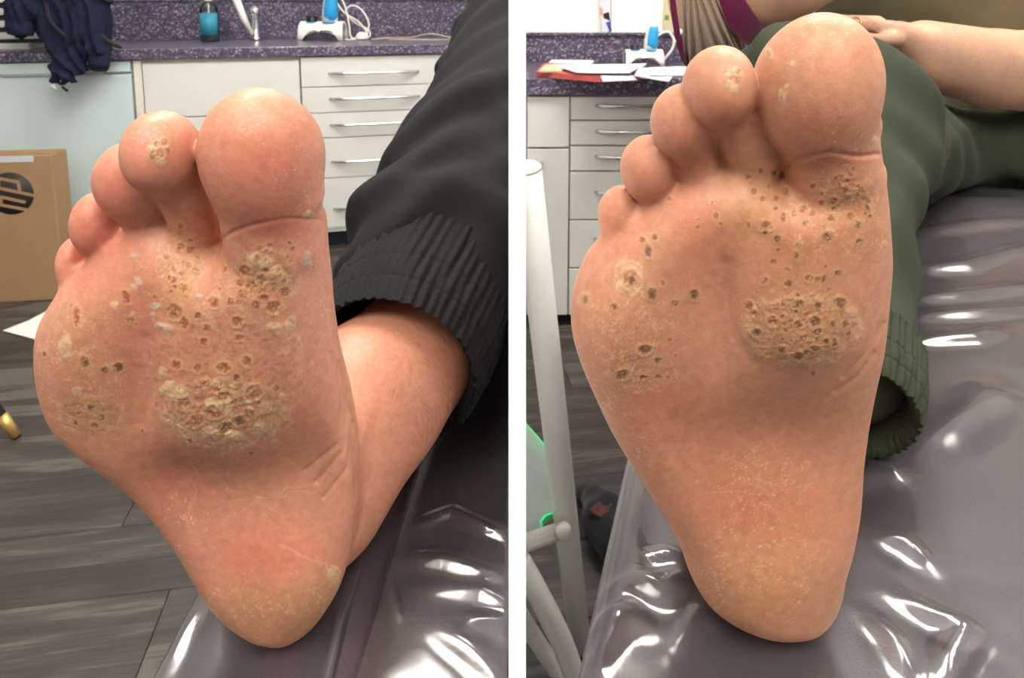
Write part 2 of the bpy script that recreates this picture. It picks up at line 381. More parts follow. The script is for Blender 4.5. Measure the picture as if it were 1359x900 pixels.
for i, (x, y) in enumerate(CEIL_SPOTS):
    t = empty('ceiling_light', (x, y, 2.6), 'square flush light panel in the ceiling, ' + CEIL_NAMES[i], 'light', 'ceiling light panels above the bays')
    bm = bmesh.new(); H_ = CEIL_HALF[i]; G_ = H_-.03
    for q in ((-H_, H_, -H_, -G_), (-H_, H_, G_, H_), (-H_, -G_, -G_, G_), (G_, H_, -G_, G_)): box(bm, q[0]+x, q[1]+x, q[2]+y, q[3]+y, 2.575, 2.6)
    link('frame', from_bm(bm), M['white'], t); boxo('diffuser', x-G_, x+G_, y-G_, y+G_, 2.58, 2.598, M['lamp'] if H_ < .5 else M['lamp_wide'], t)
# ================================================================== COUCHES
CZ = .812
def couch_sheet(u0, u1, v0, v1, frame, hfun, nu, nv, edge=.018, drop=.05, lift=0):
    """top surface with rounded edges; frame maps (u,v,z) to the world"""
    U = np.linspace(u0, u1, nu); V = np.linspace(v0, v1, nv)
    ue = np.concatenate([[u0]*3, U, [u1]*3]); ve = np.concatenate([[v0]*3, V, [v1]*3])
    GU, GV = np.meshgrid(ue, ve, indexing='ij')
    P = np.array([frame(a, b) for a, b in zip(GU.ravel(), GV.ravel())])
    e = np.minimum.reduce([GU-u0, u1-GU, GV-v0, v1-GV]); q = np.clip(1-e/edge, 0, 1)
    z = -edge*(1-np.sqrt(np.clip(1-q*q, 0, 1)))
    iu = np.arange(nu+6)[:, None]; iv = np.arange(nv+6)[None, :]
    du = np.maximum(np.maximum(2-iu, iu-(nu+3)), 0)+0*iv; dv = np.maximum(np.maximum(2-iv, iv-(nv+3)), 0)+0*iu
    k = np.maximum(du, dv); z = z - k*drop/2*(k > 0)
    X = P[:, 0]; Y = P[:, 1]
    Z = CZ+lift+z.ravel()+hfun(X, Y)*(1-q.ravel()*.5)*(k.ravel() == 0)
    idx = (np.arange(nu+6)[:, None]*(nv+6)+np.arange(nv+6)[None, :])
    P3 = [np.array(frame(a, b)) for a, b in ((u0, v0), (u1, v0), (u0, v1))]; flip = np.cross(P3[1]-P3[0], P3[2]-P3[0]) < 0
    F = np.stack([idx[:-1, :-1].ravel(), idx[1:, :-1].ravel(), idx[1:, 1:].ravel(), idx[:-1, 1:].ravel()], 1)
    return np.stack([X, Y, Z], 1), (F[:, ::-1] if flip else F)
def ridge(X, Y, pts, wid, amp):
    """a fold of the sheet along a polyline given in pixels of the photograph, laid on the couch top"""
    Q = [Wz(a, b, CZ) for a, b in pts]; out = np.full(X.shape, 9.0); tt = np.zeros(X.shape); n = len(Q)-1
    for i in range(n):
        a, b = Q[i], Q[i+1]; dx, dy = b.x-a.x, b.y-a.y; L = dx*dx+dy*dy
        t = np.clip(((X-a.x)*dx+(Y-a.y)*dy)/L, 0, 1); dd = np.hypot(X-a.x-t*dx, Y-a.y-t*dy)
        m = dd < out; out = np.where(m, dd, out); tt = np.where(m, (i+t)/n, tt)
    return amp*np.exp(-(out/wid)**2)*np.clip(np.sin(np.pi*np.clip(tt, .02, .98))**.6, 0, 1)
# left
EX0 = -.1625
seam = lambda Y: -.0675+(Y-.414)*.068
def hl(X, Y):
    s = X-seam(Y)
    return -.004*np.exp(-(s/.006)**2)+.003*np.exp(-((s+.035)/.025)**2)+.0012*(fbm(X*30, Y*30, 3)-.5)
fr_l = lambda u, v: (u, v)
cl = empty('examination_couch', (-.08, .65, 0), 'aubergine vinyl examination couch under the heel of the person in black trousers', 'couch')
V_, F_ = couch_sheet(EX0, -.0042, .16, 1.2, fr_l, hl, 60, 200)
mkmesh('cushion', V_, F_, M['vinyl'], cl, True)
boxo('frame', EX0+.02, -.02, .25, 1.15, .70, .765, M['frame'], cl, .004)
for yy in (.35, 1.0): boxo('leg', -.11, -.06, yy, yy+.06, 0, .70, M['frame'], cl, .004)
def hfl(X, Y):
    h = .0016+.003*(fbm(X*14+3, Y*9, 3)-.5)
    for p, wd, a in [([(545, 706), (600, 688), (650, 712), (690, 728)], .0045, .0035), ([(520, 750), (590, 752), (690, 785)], .006, .0030), ([(505, 762), (520, 800), (530, 840)], .004, .0022),
                     ([(560, 830), (620, 870), (690, 930)], .007, .0035), ([(560, 790), (640, 795), (700, 822)], .005, .002), ([(600, 833), (690, 836)], .004, .0015), ([(455, 820), (448, 860), (440, 920)], .004, .002)]: h = h+ridge(X, Y, p, wd, a)
    return h
V_, F_ = couch_sheet(-.068, -.0046, .16, 1.0, lambda u, v: (seam(v)+.004+(u+.068)/(.068-.0046)*(-.0046-seam(v)-.004), v), hfl, 90, 330, edge=.001, drop=0, lift=.0022)
mkmesh('plastic_cover', V_, F_, M['film'], cl, True)
def hfl2(X, Y):
    return .0012+.0025*(fbm(X*40, Y*12+5, 3)-.5)*np.clip((-.10-X)/.03, 0, 1)+ridge(X, Y, [(262, 790), (240, 840), (222, 900)], .003, .001)+ridge(X, Y, [(455, 800), (448, 860), (440, 920)], .004, .0025)+ridge(X, Y, [(270, 850), (290, 835), (300, 880)], .004, .001)
V_, F_ = couch_sheet(EX0-.004, -.082, .16, .9, lambda u, v: (u, v), hfl2, 60, 200, edge=.006, drop=.05, lift=.0016)
mkmesh('edge_cover', V_, F_, M['film'], cl, True)['label'] = 'clear plastic film folded over the couch edge'
# right
RO = Vector((.0249, .278)); e1 = Vector((.287, .957)); e2 = Vector((.957, -.287))
fr_r = lambda a, b: (RO.x+e1.x*a+e2.x*b, RO.y+e1.y*a+e2.y*b)
def hr(X, Y): return .0015*(fbm(X*18, Y*18, 3)-.5)-.003*np.exp(-((X-Wz(1003, 880, CZ).x-.29*(Y-.28))/.004)**2)
cr = empty('examination_couch', (.4, .7, 0), 'aubergine vinyl examination couch with glossy clear cover under the person in green trousers', 'couch')
V_, F_ = couch_sheet(-.075, 1.0, .004, 1.25, fr_r, hr, 160, 200, edge=.02)
mkmesh('cushion', V_, F_, M['vinyl'], cr, True)
def hfr(X, Y):
    h = .0020+.004*(fbm(X*8+1, Y*8, 3)-.5)
    for p, wd, a in [([(1205, 318), (1290, 306), (1380, 296)], .016, .008), ([(1205, 365), (1280, 362), (1380, 330)], .014, .008), ([(1205, 405), (1290, 398), (1370, 385)], .010, .006), ([(1205, 430), (1300, 424), (1400, 412)], .010, .006),
                     ([(1200, 462), (1290, 458), (1330, 445)], .008, .006), ([(1140, 655), (1165, 635), (1200, 640)], .008, .005), ([(1230, 600), (1290, 560), (1320, 520)], .014, .008), ([(1165, 725), (1200, 735), (1232, 765)], .006, .005),
                     ([(1180, 800), (1245, 835), (1280, 850), (1258, 890), (1250, 930)], .006, .006), ([(1150, 830), (1185, 865), (1210, 920)], .005, .005), ([(1200, 265), (1270, 270), (1359, 268)], .02, .004),
                     ([(850, 755), (885, 748), (905, 756)], .004, .004), ([(800, 800), (840, 790), (880, 800), (910, 770)], .006, .006), ([(770, 860), (800, 838), (835, 825), (860, 850)], .005, .006), ([(835, 610), (825, 680), (800, 770)], .004, .005),
                     ([(860, 640), (838, 720), (840, 770), (880, 800)], .006, .004), ([(890, 880), (930, 830), (960, 840)], .006, .003), ([(780, 900), (820, 850), (840, 840)], .004, .005)]: h = h+ridge(X, Y, p, wd, a)
    return h
V_, F_ = couch_sheet(-.078, .985, .0005, 1.25, fr_r, hfr, 420, 420, edge=.012, drop=.045, lift=.0030)
mkmesh('plastic_cover', V_, F_, M['film'], cr, True)
pp = [Vector((*fr_r(1.003, b), CZ-.008)) for b in np.linspace(0, 1.25, 30)]
tube('piping', pp, .006, M['kick'], cr)
def rbox(nm, a0, a1, b0, b1, z0, z1, m, par, bev=.004):
    MM = Matrix.Translation((RO.x, RO.y, 0)) @ Matrix(((e2.x, e1.x, 0, 0), (e2.y, e1.y, 0, 0), (0, 0, 1, 0), (0, 0, 0, 1)))
    return boxo(nm, b0, b1, a0, a1, z0, z1, m, par, bev, MM)
rbox('frame', 0.03, .84, .06, 1.2, .70, .764, M['frame'], cr)
for a in (.12, .7):
    for b in (.5, 1.0): rbox('leg', a, a+.06, b, b+.06, 0, .70, M['frame'], cr)
rbox('seat_cushion', 1.03, 1.7, .05, 1.3, .60, .69, M['vinyl'], cr, .02)
rbox('seat_frame', 1.04, 1.65, .2, 1.2, .52, .60, M['frame'], cr)
for b in (.3, 1.05): rbox('leg', 1.2, 1.26, b, b+.06, 0, .52, M['frame'], cr)
# ================================================================== FEET (the bodies of the two people)
ALPHA = math.radians(12); sA, cA = math.sin(ALPHA), math.cos(ALPHA)
class Foot:
    """frame of a sole: u to the right, v up along the sole, n out of the sole towards the toes' side facing the room"""
    def __init__(s, heel_px): s.O = Wz(heel_px[0], heel_px[1], CZ+.003)+Vector((0, -.018*cA, -.018*sA)); s.O.x = 0
    def pt(s, u, v, n): return np.stack([s.O.x+u, s.O.y-v*sA-n*cA, s.O.z+v*cA-n*sA], -1)
    def loc(s, p):
        x, y, z = p[0]-s.O.x, p[1]-s.O.y, p[2]-s.O.z; return (x, -y*sA+z*cA, -y*cA-z*sA)
    def uv(s, px, py, n=0.0):
        dv = W(px, py, 1)-Vector((0, 0, CAMH)); o = s.loc((0, 0, CAMH)); e = s.loc((s.O.x+dv.x, s.O.y+dv.y, s.O.z+dv.z))
        t = (n-o[2])/e[2]; return o[0]+e[0]*t, o[1]+e[1]*t
    def sc(s, px, py, n=0.0):
        u, v = s.uv(px, py, n); p = s.pt(np.float64(u), np.float64(v), np.float64(n)); return (p[1]*cp+(CAMH-p[2])*sp_)/FPX
def poly_sdf(U, V, P):
    P = np.array(P); d = np.full(U.shape, 9.0); ins = np.zeros(U.shape, bool)
    for (ax, ay), (bx, by) in zip(P, np.roll(P, -1, 0)):
        ex, ey = bx-ax, by-ay; t = np.clip(((U-ax)*ex+(V-ay)*ey)/(ex*ex+ey*ey+1e-12), 0, 1)
        d = np.minimum(d, np.hypot(U-ax-t*ex, V-ay-t*ey))
        c = ((ay > V) != (by > V)) & (U < (bx-ax)*(V-ay)/((by-ay) if by != ay else 1e-12)+ax); ins ^= c
    return np.where(ins, d, -d)
def build_foot(F, outline, pads, toes, leg, thick, h=.00115, name='body', parent=None, paint=None, ulim=None):
    D = .018
    outline = [(a, b-(27*((b-700)/155) if b > 700 else 0)) for a, b in outline]; ol = spline(outline+[outline[0]], 220)[:-1]; P = [F.uv(a, b, -D) for a, b in ol]; P = np.array(P)
    lo = np.array([P[:, 0].min()-.02, P[:, 1].min()-.012, -.105]); hi = np.array([P[:, 0].max()+.02, F.uv(*min(((t[0], t[1]-t[3]) for t in toes), key=lambda q: q[1]), 0)[1]+.02, .016])
    if ulim: hi[0] = max(hi[0], ulim[0]); lo[2] = min(lo[2], ulim[1])
    U, V, N = grid(lo, hi, h); U2, V2 = U[:, :, 0], V[:, :, 0]; U2, V2 = np.broadcast_arrays(U2, V2)
    s = poly_sdf(U2, V2, P).astype(np.float32)
    co = F.pt(U2.ravel().astype(float), V2.ravel().astype(float), np.zeros(U2.size)-.002); PX, PY = proj(co); PX = PX.reshape(U2.shape); PY = PY.reshape(U2.shape)
    H = np.zeros(U2.shape)
    for cx, cy, rx, ry, a in pads: H += a*.001*np.exp(-((PX-cx)/rx)**2-((PY-cy)/ry)**2)
    vv = V2-P[:, 1].min(); T = np.interp(vv, *thick)
    Rr = np.interp(vv, [0, .05, .10, .20, .25], [.024, .022, .022, .018, .013])
    e = 1-np.clip(s/Rr, 0, 1); nf = H-(D+H)*(1-np.sqrt(np.clip(1-e*e, 0, 1)))
    Rb = Rr*1.25; e = 1-np.clip(s/Rb, 0, 1); nb = -T+(T-D)*(1-np.sqrt(np.clip(1-e*e, 0, 1)))
    gx, gy = np.gradient(nf, h); gf = np.sqrt(1+np.clip(gx*gx+gy*gy, 0, 9)); gx, gy = np.gradient(nb, h); gb = np.sqrt(1+np.clip(gx*gx+gy*gy, 0, 9))
    f = np.maximum(np.maximum((N-nf[:, :, None])/gf[:, :, None], (nb[:, :, None]-N)/gb[:, :, None]), -s[:, :, None]).astype(np.float32)
    tf = None
    for t in toes:
        cx, cy, rx, ry, rz, n0, neck, tilt = t
        n0 *= .001; u, v = F.uv(cx, cy, n0); k = F.sc(cx, cy, n0)
        a = math.radians(tilt); Rm = ((math.cos(a), -math.sin(a), 0), (math.sin(a), math.cos(a), 0), (0, 0, 1))
        d = sd_ell((U, V, N), (u, v, n0), (rx*k, ry*k, rz*.001), Rm)
        if len(neck):
            nx_, ny_, nn, nr, nr2 = neck; nn *= .001; uu, v2 = F.uv(nx_, ny_, nn); kk = F.sc(nx_, ny_, nn)
            d = smin(d, sd_cone((U, V, N), (u, v, n0-.004), (uu, v2, nn), nr2*kk, nr*kk), .006)
        tf = d if tf is None else smin(tf, d, .0008)
    f = smin(f, tf, .0045)
    if leg:
        lf = None
        for (a, b, ra, rb) in leg:
            d = sd_cone((U, V, N), F.loc(a), F.loc(b), ra, rb); lf = d if lf is None else smin(lf, d, .012)
        f = smin(f, lf, .016)
    Vv, Q = surface_nets(f, lo, h); Vv = smooth_v(Vv, Q, 3, .5)
    Wc = F.pt(Vv[:, 0], Vv[:, 1], Vv[:, 2])
    me = mesh(Wc, Q); o = link('tmp', me, None); md = o.modifiers.new('s', 'SUBSURF'); md.levels = 1
    dg = bpy.context.evaluated_depsgraph_get(); dg.update(); me2 = bpy.data.meshes.new_from_object(o.evaluated_get(dg)); bpy.data.objects.remove(o); bpy.data.meshes.remove(me)
    n = len(me2.vertices); c = np.empty(n*3, np.float32); me2.vertices.foreach_get('co', c); c = c.reshape(-1, 3).astype(float)
    nr = np.empty(n*3, np.float32); me2.vertices.foreach_get('normal', nr); nr = nr.reshape(-1, 3).astype(float)
    px, py = proj(c); nn = F.loc((c[:, 0], c[:, 1], c[:, 2]))[2]; face = (nr[:, 1]*-cA+nr[:, 2]*-sA)
    colr, hgt = paint(px, py, nn, face)
    c += nr*hgt[:, None]
    me2.vertices.foreach_set('co', c.astype(np.float32).ravel())
    at = me2.color_attributes.new('skin_colour', 'FLOAT_COLOR', 'POINT')
    at.data.foreach_set('color', np.concatenate([np.clip(colr, 0, 1), np.ones((n, 1))], 1).astype(np.float32).ravel())
    me2.update()
    return link(name, me2, M['skin'], parent, True)
def seg_groove(px, py, pts, wid):
    out = np.full(px.shape, 99.0)
    for (ax, ay), (bx, by) in zip(pts[:-1], pts[1:]):
        dx, dy = bx-ax, by-ay; t = np.clip(((px-ax)*dx+(py-ay)*dy)/(dx*dx+dy*dy), 0, 1); out = np.minimum(out, np.hypot(px-ax-t*dx, py-ay-t*dy))
    return np.exp(-(out/wid)**2)
def painter(base, blobs, lesions, crusts, grooves, flakes, lines, specks):
    base = lin(base)
    def paint(px, py, nn, face):
        C, Hh = paint0(px, py, nn, face)
        return C*np.array([.80, .675, .60]), Hh
    def paint0(px, py, nn, face):
        n = len(px); C = np.tile(base, (n, 1)); Hh = np.zeros(n)
        a = fbm(px/38, py/38, 4, 3)-.5; b = fbm(px/9, py/9, 4, 11)-.5
        C *= (1+.22*a+.16*b)[:, None]; C[:, 1:] *= (1-.10*a)[:, None]
        front = (nn > -.045).astype(float)
        for cx, cy, rx, ry, col, st in blobs:
            g = st*np.exp(-((px-cx)/rx)**2-((py-cy)/ry)**2)*front; C = C*(1-g[:, None])+lin(col)*g[:, None]*(1+.25*b)[:, None]
        for cx, cy, rx, ry, col, rim, st, amp in crusts:            # broad callus plates with a raised broken edge
            wob = (fbm(px/14, py/14, 3, cx)-.5)*.5
            q = np.sqrt(((px-cx)/rx)**2+((py-cy)/ry)**2)+wob; inn = 1/(1+np.exp((q-1)/.06)); g = st*inn*front
            nz = fbm(px/2.7, py/2.7, 4, cx*.3); C = C*(1-g[:, None])+(lin(col)*(.62+.75*nz)[:, None])*g[:, None]
            rg = np.exp(-((q-1)/.09)**2)*rim*front*np.clip(nz*2-.35, 0, 1); C = C*(1-rg[:, None])+lin((232, 214, 180))*rg[:, None]
            Hh += amp*1e-3*(inn*.5+rg*.4+inn*(nz-.5)*.7)*front
            pit = np.clip((fbm(px/5.5+40, py/5.5, 3, cx)-.57)*9, 0, 1)*inn*st*front; C = C*(1-.55*pit[:, None])+lin((122, 90, 68))*.55*pit[:, None]; Hh -= .25e-3*pit
        for i, L in enumerate(lesions):
            cx, cy, r, kind = L[:4]; r = r*.9; asp = L[4] if len(L) > 4 else 1.0
            m = (np.abs(px-cx) < 3.2*r) & (np.abs(py-cy) < 3.2*r*asp) & (nn > -.045)
            if not m.any(): continue
            x = px[m]-cx; y = (py[m]-cy)/asp; th = np.arctan2(y, x); rr = np.hypot(x, y)/r
            rr = rr*(1+.30*(fbm(np.cos(th)*1.3+i*3.7, np.sin(th)*1.3+i, 2)-.5)*2)+.30*(fbm(px[m]/3.2, py[m]/3.2, 2, i)-.5)
            nz = fbm(px[m]/2.6, py[m]/2.6, 3, i*2.1)
            core = 1/(1+np.exp((rr-.78)/.09)); rim = np.exp(-((rr-1.0)/.20)**2); halo = np.exp(-(np.clip(rr-1, 0, 9)/.55)**2)
            cc, rc = {'d': ((122, 88, 66), (204, 172, 134)), 'b': ((168, 116, 86), (220, 184, 146)), 'r': ((168, 92, 74), (222, 170, 138)), 'p': ((214, 192, 152), (236, 220, 190)), 'g': ((196, 190, 184), (206, 198, 190))}[kind]
            k = C[m]; hs = .26*halo; k = k*(1-hs[:, None])+lin((214, 176, 128) if kind != 'g' else (214, 160, 134))*hs[:, None]
            rs = rim*.7*np.clip(nz*1.9-.1, .25, 1); k = k*(1-rs[:, None])+lin(rc)*rs[:, None]
            cw = core*.88; k = k*(1-cw[:, None])+(lin(cc)*(.55+.95*nz)[:, None])*cw[:, None]
            sp = core*np.clip((nz-.60)*7, 0, 1)*.7; k = k*(1-sp[:, None])+lin((222, 196, 160))*sp[:, None]
            C[m] = k; s_ = min(r, 9)/9
            Hh[m] += 1e-3*s_*(.26*rim*(.5+nz)-.10*core+.6*core*(nz-.5)) if kind not in 'pg' else 1e-3*s_*(.5*core*(.4+nz)+.2*rim)
        for pts, wid, dep in grooves:
            g = seg_groove(px, py, pts, wid)*front; Hh -= dep*1e-3*g
        for pts, wid, st in lines:                                     # pale dry skin lines
            g = seg_groove(px+(b*14), py+(a*26), pts, wid)*st*.45*front; C = C*(1-g[:, None])+lin((236, 206, 178))*g[:, None]; Hh += .05e-3*g
        for cx, cy, rx, ry, dens in flakes:                             # dry, flaking skin
            g = np.exp(-((px-cx)/rx)**2-((py-cy)/ry)**2)*front
            nz = fbm(px/2.3, py/2.1, 2, cx); n2 = fbm(px/11, py/11, 3, cy)
            fk = np.clip((nz+.45*n2-1.02+.18*dens*g)*8, 0, 1)*np.clip(g*1.6, 0, 1)*.42; C = C*(1-fk[:, None])+lin((240, 222, 196))*fk[:, None]; Hh += .10e-3*fk
        return C, Hh
    return paint
THICK = ([0, .03, .07, .12, .17, .22, .26], [.050, .066, .076, .070, .050, .036, .028])
# ---- left photograph: person in black trousers
FL = Foot((385, 832))
outl = [(429, 285), (434, 330), (438, 380), (441, 430), (446, 480), (452, 530), (460, 580), (468, 630), (470, 680), (465, 735), (455, 780), (443, 808), (425, 838), (400, 857), (370, 857), (335, 844), (300, 813), (275, 780), (256, 745), (237, 710), (207, 670), (170, 632), (130, 598), (98, 568), (73, 538), (60, 500), (55, 460), (58, 425), (70, 400), (88, 375), (112, 350), (142, 325), (170, 305), (195, 293), (225, 290), (262, 306), (290, 320), (306, 314), (345, 296), (390, 285)]
padl = [(300, 500, 105, 105, 6), (335, 370, 80, 60, 3), (110, 470, 60, 90, 4), (190, 510, 24, 70, -3), (420, 640, 75, 110, -11), (320, 655, 120, 55, -6), (355, 790, 95, 65, 6), (230, 640, 70, 45, -3), (215, 320, 60, 30, -2), (130, 360, 50, 30, -3)]
toel = [(356, 255, 74, 52, 15, -9, (), 0), (347, 208, 80, 95, 18, -7, (364, 310, -13, 64, 66), 0), (213, 203, 48, 57, 14, -5, (262, 300, -17, 32, 32), 6), (176, 242, 49, 55, 12, -15, (205, 305, -20, 34, 36), 4), (131, 299, 33, 46, 11, -21, (160, 340, -24, 24, 26), 3), (103, 350, 22, 38, 10, -26, (118, 385, -28, 18, 18), 0)]
legl = [(W(405, 640, .345), W(492, 528, .395), .046, .043), (W(492, 528, .395), W(610, 405, .50), .043, .043)]
blobs_l = [(348, 215, 70, 60, (206, 116, 100), .55), (330, 150, 50, 25, (232, 180, 150), .5), (215, 210, 40, 40, (214, 128, 108), .4), (150, 260, 40, 50, (214, 124, 108), .45), (120, 310, 40, 50, (216, 124, 108), .5), (100, 350, 25, 40, (214, 124, 112), .5),
    (370, 300, 60, 30, (206, 120, 104), .45), (250, 300, 40, 25, (210, 122, 104), .45), (190, 430, 60, 100, (212, 132, 108), .5), (415, 530, 40, 60, (216, 138, 122), .5), (310, 640, 150, 70, (166, 122, 98), .6), (230, 650, 60, 50, (186, 116, 94), .5), (350, 740, 80, 45, (206, 124, 104), .65),  # dull arch tone: shade on the down-facing midfoot painted into the skin
    (360, 815, 90, 40, (194, 152, 108), .75), (430, 800, 30, 40, (206, 170, 128), .5), (400, 660, 60, 60, (196, 146, 118), .3), (110, 480, 50, 70, (208, 160, 118), .5), (150, 550, 60, 40, (200, 150, 108), .4), (300, 520, 100, 70, (206, 146, 110), .4), (240, 360, 40, 60, (216, 164, 118), .55), (350, 370, 60, 60, (208, 150, 118), .4), (520, 520, 80, 90, (214, 172, 140), .8)]
les_l = [(240, 327, 6, 'b'), (253, 332, 7, 'r'), (221, 341, 6, 'b'), (243, 382, 8, 'b'), (231, 372, 6, 'r'), (260, 360, 7, 'b'), (250, 352, 5, 'b'), (222, 366, 5, 'b'), (232, 414, 11, 'b', 1.3), (245, 429, 8, 'r', 1.3), (275, 435, 7, 'b'), (284, 402, 10, 'r'), (271, 453, 7, 'r'), (262, 420, 6, 'r'), (240, 300, 6, 'b'),
    (377, 387, 9, 'b'), (363, 408, 11, 'b'), (386, 429, 7, 'p', 1.3), (364, 434, 9, 'p', .7), (315, 428, 9, 'b'), (317, 448, 8, 'b', .7), (298, 358, 5, 'r'), (326, 360, 9, 'r'), (338, 345, 9, 'p'), (352, 350, 10, 'p', .7), (366, 362, 9, 'p'), (348, 372, 9, 'b'), (334, 378, 9, 'r'), (322, 392, 8, 'r'), (350, 395, 9, 'r', .7), (340, 405, 7, 'r'), (306, 400, 6, 'r'), (374, 372, 8, 'p', 1.3), (318, 376, 6, 'r'),
    (337, 521, 14, 'b', .9), (298, 526, 12, 'b', .8), (245, 535, 12, 'b'), (328, 480, 9, 'b'), (297, 488, 12, 'b', .8), (262, 488, 7, 'b'), (234, 484, 8, 'r'), (313, 501, 7, 'd'), (317, 558, 10, 'd'), (283, 545, 12, 'b'), (262, 558, 11, 'b'), (300, 566, 12, 'd', .8), (331, 548, 10, 'b'), (345, 566, 9, 'p', .8), (278, 572, 10, 'p', .6), (225, 512, 7, 'p'), (352, 540, 8, 'p'), (238, 520, 7, 'p', 1.3), (216, 495, 6, 'p', 1.4), (310, 578, 11, 'p', .6), (290, 508, 7, 'b'),
    (102, 421, 6, 'r', 2.6), (87, 458, 8, 'p', 1.7), (113, 481, 7, 'd', 1.4), (157, 489, 8, 'd'), (139, 492, 6, 'd'), (120, 540, 6, 'd'), (135, 554, 6, 'd'), (100, 561, 4, 'd'), (126, 565, 7, 'b', .7), (102, 520, 6, 'p'), (95, 405, 2.5, 'd'), (59, 470, 3, 'd', 1.6), (167, 395, 7, 'r', 1.6), (172, 425, 6, 'b'), (152, 405, 5, 'p'), (188, 572, 3, 'd'), (178, 382, 5, 'p', .8),
    (207, 407, 7, 'g', .7), (213, 432, 8, 'g', .5), (222, 437, 6, 'g'), (264, 394, 5, 'g', .8), (178, 340, 4, 'g'), (183, 374, 5, 'g', 1.2), (356, 332, 7, 'g', .5), (408, 344, 5, 'g', 2.4), (203, 420, 3, 'g', 2.0), (176, 416, 3, 'g'),
    (333, 601, 5, 'd', .6), (204, 206, 8, 'd'), (218, 190, 7, 'b'), (208, 192, 6, 'b'), (213, 203, 8, 'b'), (200, 197, 5, 'p'), (214, 215, 5, 'p'), (222, 200, 5, 'r'), (409, 286, 7, 'p', .9), (443, 762, 8, 'p', 1.4)]
les_l += [(float(x), float(y), float(r), 'b') for x, y, r in zip(RNG.normal(345, 28, 26), RNG.normal(368, 24, 26), RNG.uniform(2.5, 5, 26))]
les_l += [(float(x), float(y), float(r), 'bp'[i % 2]) for i, (x, y, r) in enumerate(zip(RNG.normal(295, 38, 40), RNG.normal(540, 22, 40), RNG.uniform(3, 6, 40)))]
les_l += [(float(x), float(y), float(r), 'r') for x, y, r in zip(RNG.normal(240, 14, 16), RNG.normal(365, 28, 16), RNG.uniform(2, 4, 16))]
cru_l = [(298, 545, 74, 42, (186, 152, 118), .55, .5, .55), (300, 500, 100, 92, (202, 156, 126), .22, .45, .25), (350, 368, 42, 34, (214, 166, 128), .3, .45, .3), (240, 358, 26, 42, (216, 172, 122), .25, .45, .25), (120, 550, 42, 26, (196, 160, 112), .3, .4, .2)]
gro_l = [([(296, 316), (310, 308), (330, 300), (380, 290), (425, 292)], 3, .5), ([(440, 470), (462, 540), (455, 600), (420, 640)], 4, .8), ([(452, 480), (470, 560), (462, 620), (430, 660)], 3, .7), ([(446, 440), (458, 520), (448, 590), (405, 625)], 3.5, .7), ([(470, 560), (478, 610), (470, 660)], 3, .6), ([(195, 450), (205, 500), (190, 560)], 8, .5)]
lin_l = [([(250, 600), (262, 640), (248, 690)], 1.2, .5), ([(280, 660), (340, 668), (420, 650)], 1.1, .4), ([(300, 690), (360, 660), (430, 640)], 1.1, .4), ([(330, 640), (360, 700), (400, 730)], 1.1, .4), ([(370, 730), (420, 750), (446, 768)], 1.6, .7), ([(300, 620), (310, 680), (330, 710)], 1, .4), ([(240, 590), (300, 640), (380, 690)], 1, .35), ([(420, 740), (440, 770), (446, 800)], 1.5, .5)]
fla_l = [(348, 150, 70, 45, .5), (395, 240, 40, 70, .55), (210, 180, 45, 35, .5), (300, 560, 100, 50, 1), (345, 370, 60, 50, 1), (110, 490, 70, 110, .9), (360, 810, 100, 50, .6), (240, 380, 60, 80, .8), (435, 790, 25, 45, .9), (230, 700, 70, 60, .4), (410, 420, 40, 100, .7)]
person_l = empty('person', (-.03, .6, CZ), 'bare foot with crusted sole, black trousers with gathered hem, left of white partition', 'person')
body_l = build_foot(FL, outl, padl, toel, legl, THICK, parent=person_l, paint=painter((214, 160, 136), blobs_l, les_l, cru_l, gro_l, fla_l, lin_l, None), ulim=(-.03, -.20))
# ---- right photograph: person in dark green trousers
FR = Foot((1040, 826))
outr = [(1164, 205), (1170, 250), (1175, 300), (1177, 340), (1173, 395), (1168, 450), (1158, 505), (1150, 555), (1143, 610), (1139, 660), (1130, 710), (1120, 750), (1114, 790), (1101, 820), (1076, 842), (1040, 850), (1000, 846), (962, 828), (932, 802), (914, 767), (902, 727), (886, 690), (862, 652), (836, 610), (810, 567), (786, 516), (767, 470), (758, 430), (761, 390), (776, 350), (798, 322), (830, 291), (862, 264), (900, 238), (940, 221), (975, 215), (1008, 222), (1036, 232), (1060, 224), (1110, 206), (1145, 200)]
padr = [(1075, 400, 85, 85, 6), (1095, 290, 80, 70, 4), (825, 430, 60, 90, 4), (958, 410, 22, 80, -3), (1060, 600, 95, 85, -8), (950, 590, 80, 60, -3), (1015, 775, 100, 75, 6), (1062, 445, 60, 38, 2)]
toer = [(1094, 165, 72, 52, 15, -9, (), 0), (1085, 116, 82, 101, 18, -6, (1103, 218, -12, 62, 66), 0), (955, 116, 45, 56, 14, -6, (1000, 215, -16, 36, 34), 8), (908, 162, 42, 53, 12, -13, (930, 235, -18, 30, 32), 5), (860, 224, 34, 46, 11, -18, (885, 270, -22, 24, 27), 4), (822, 286, 26, 42, 10, -23, (845, 325, -26, 20, 20), 4)]
legr = [(W(1005, 645, .352), W(1066, 560, .425), .041, .031), (W(1066, 560, .425), W(1105, 480, .50), .031, .036)]
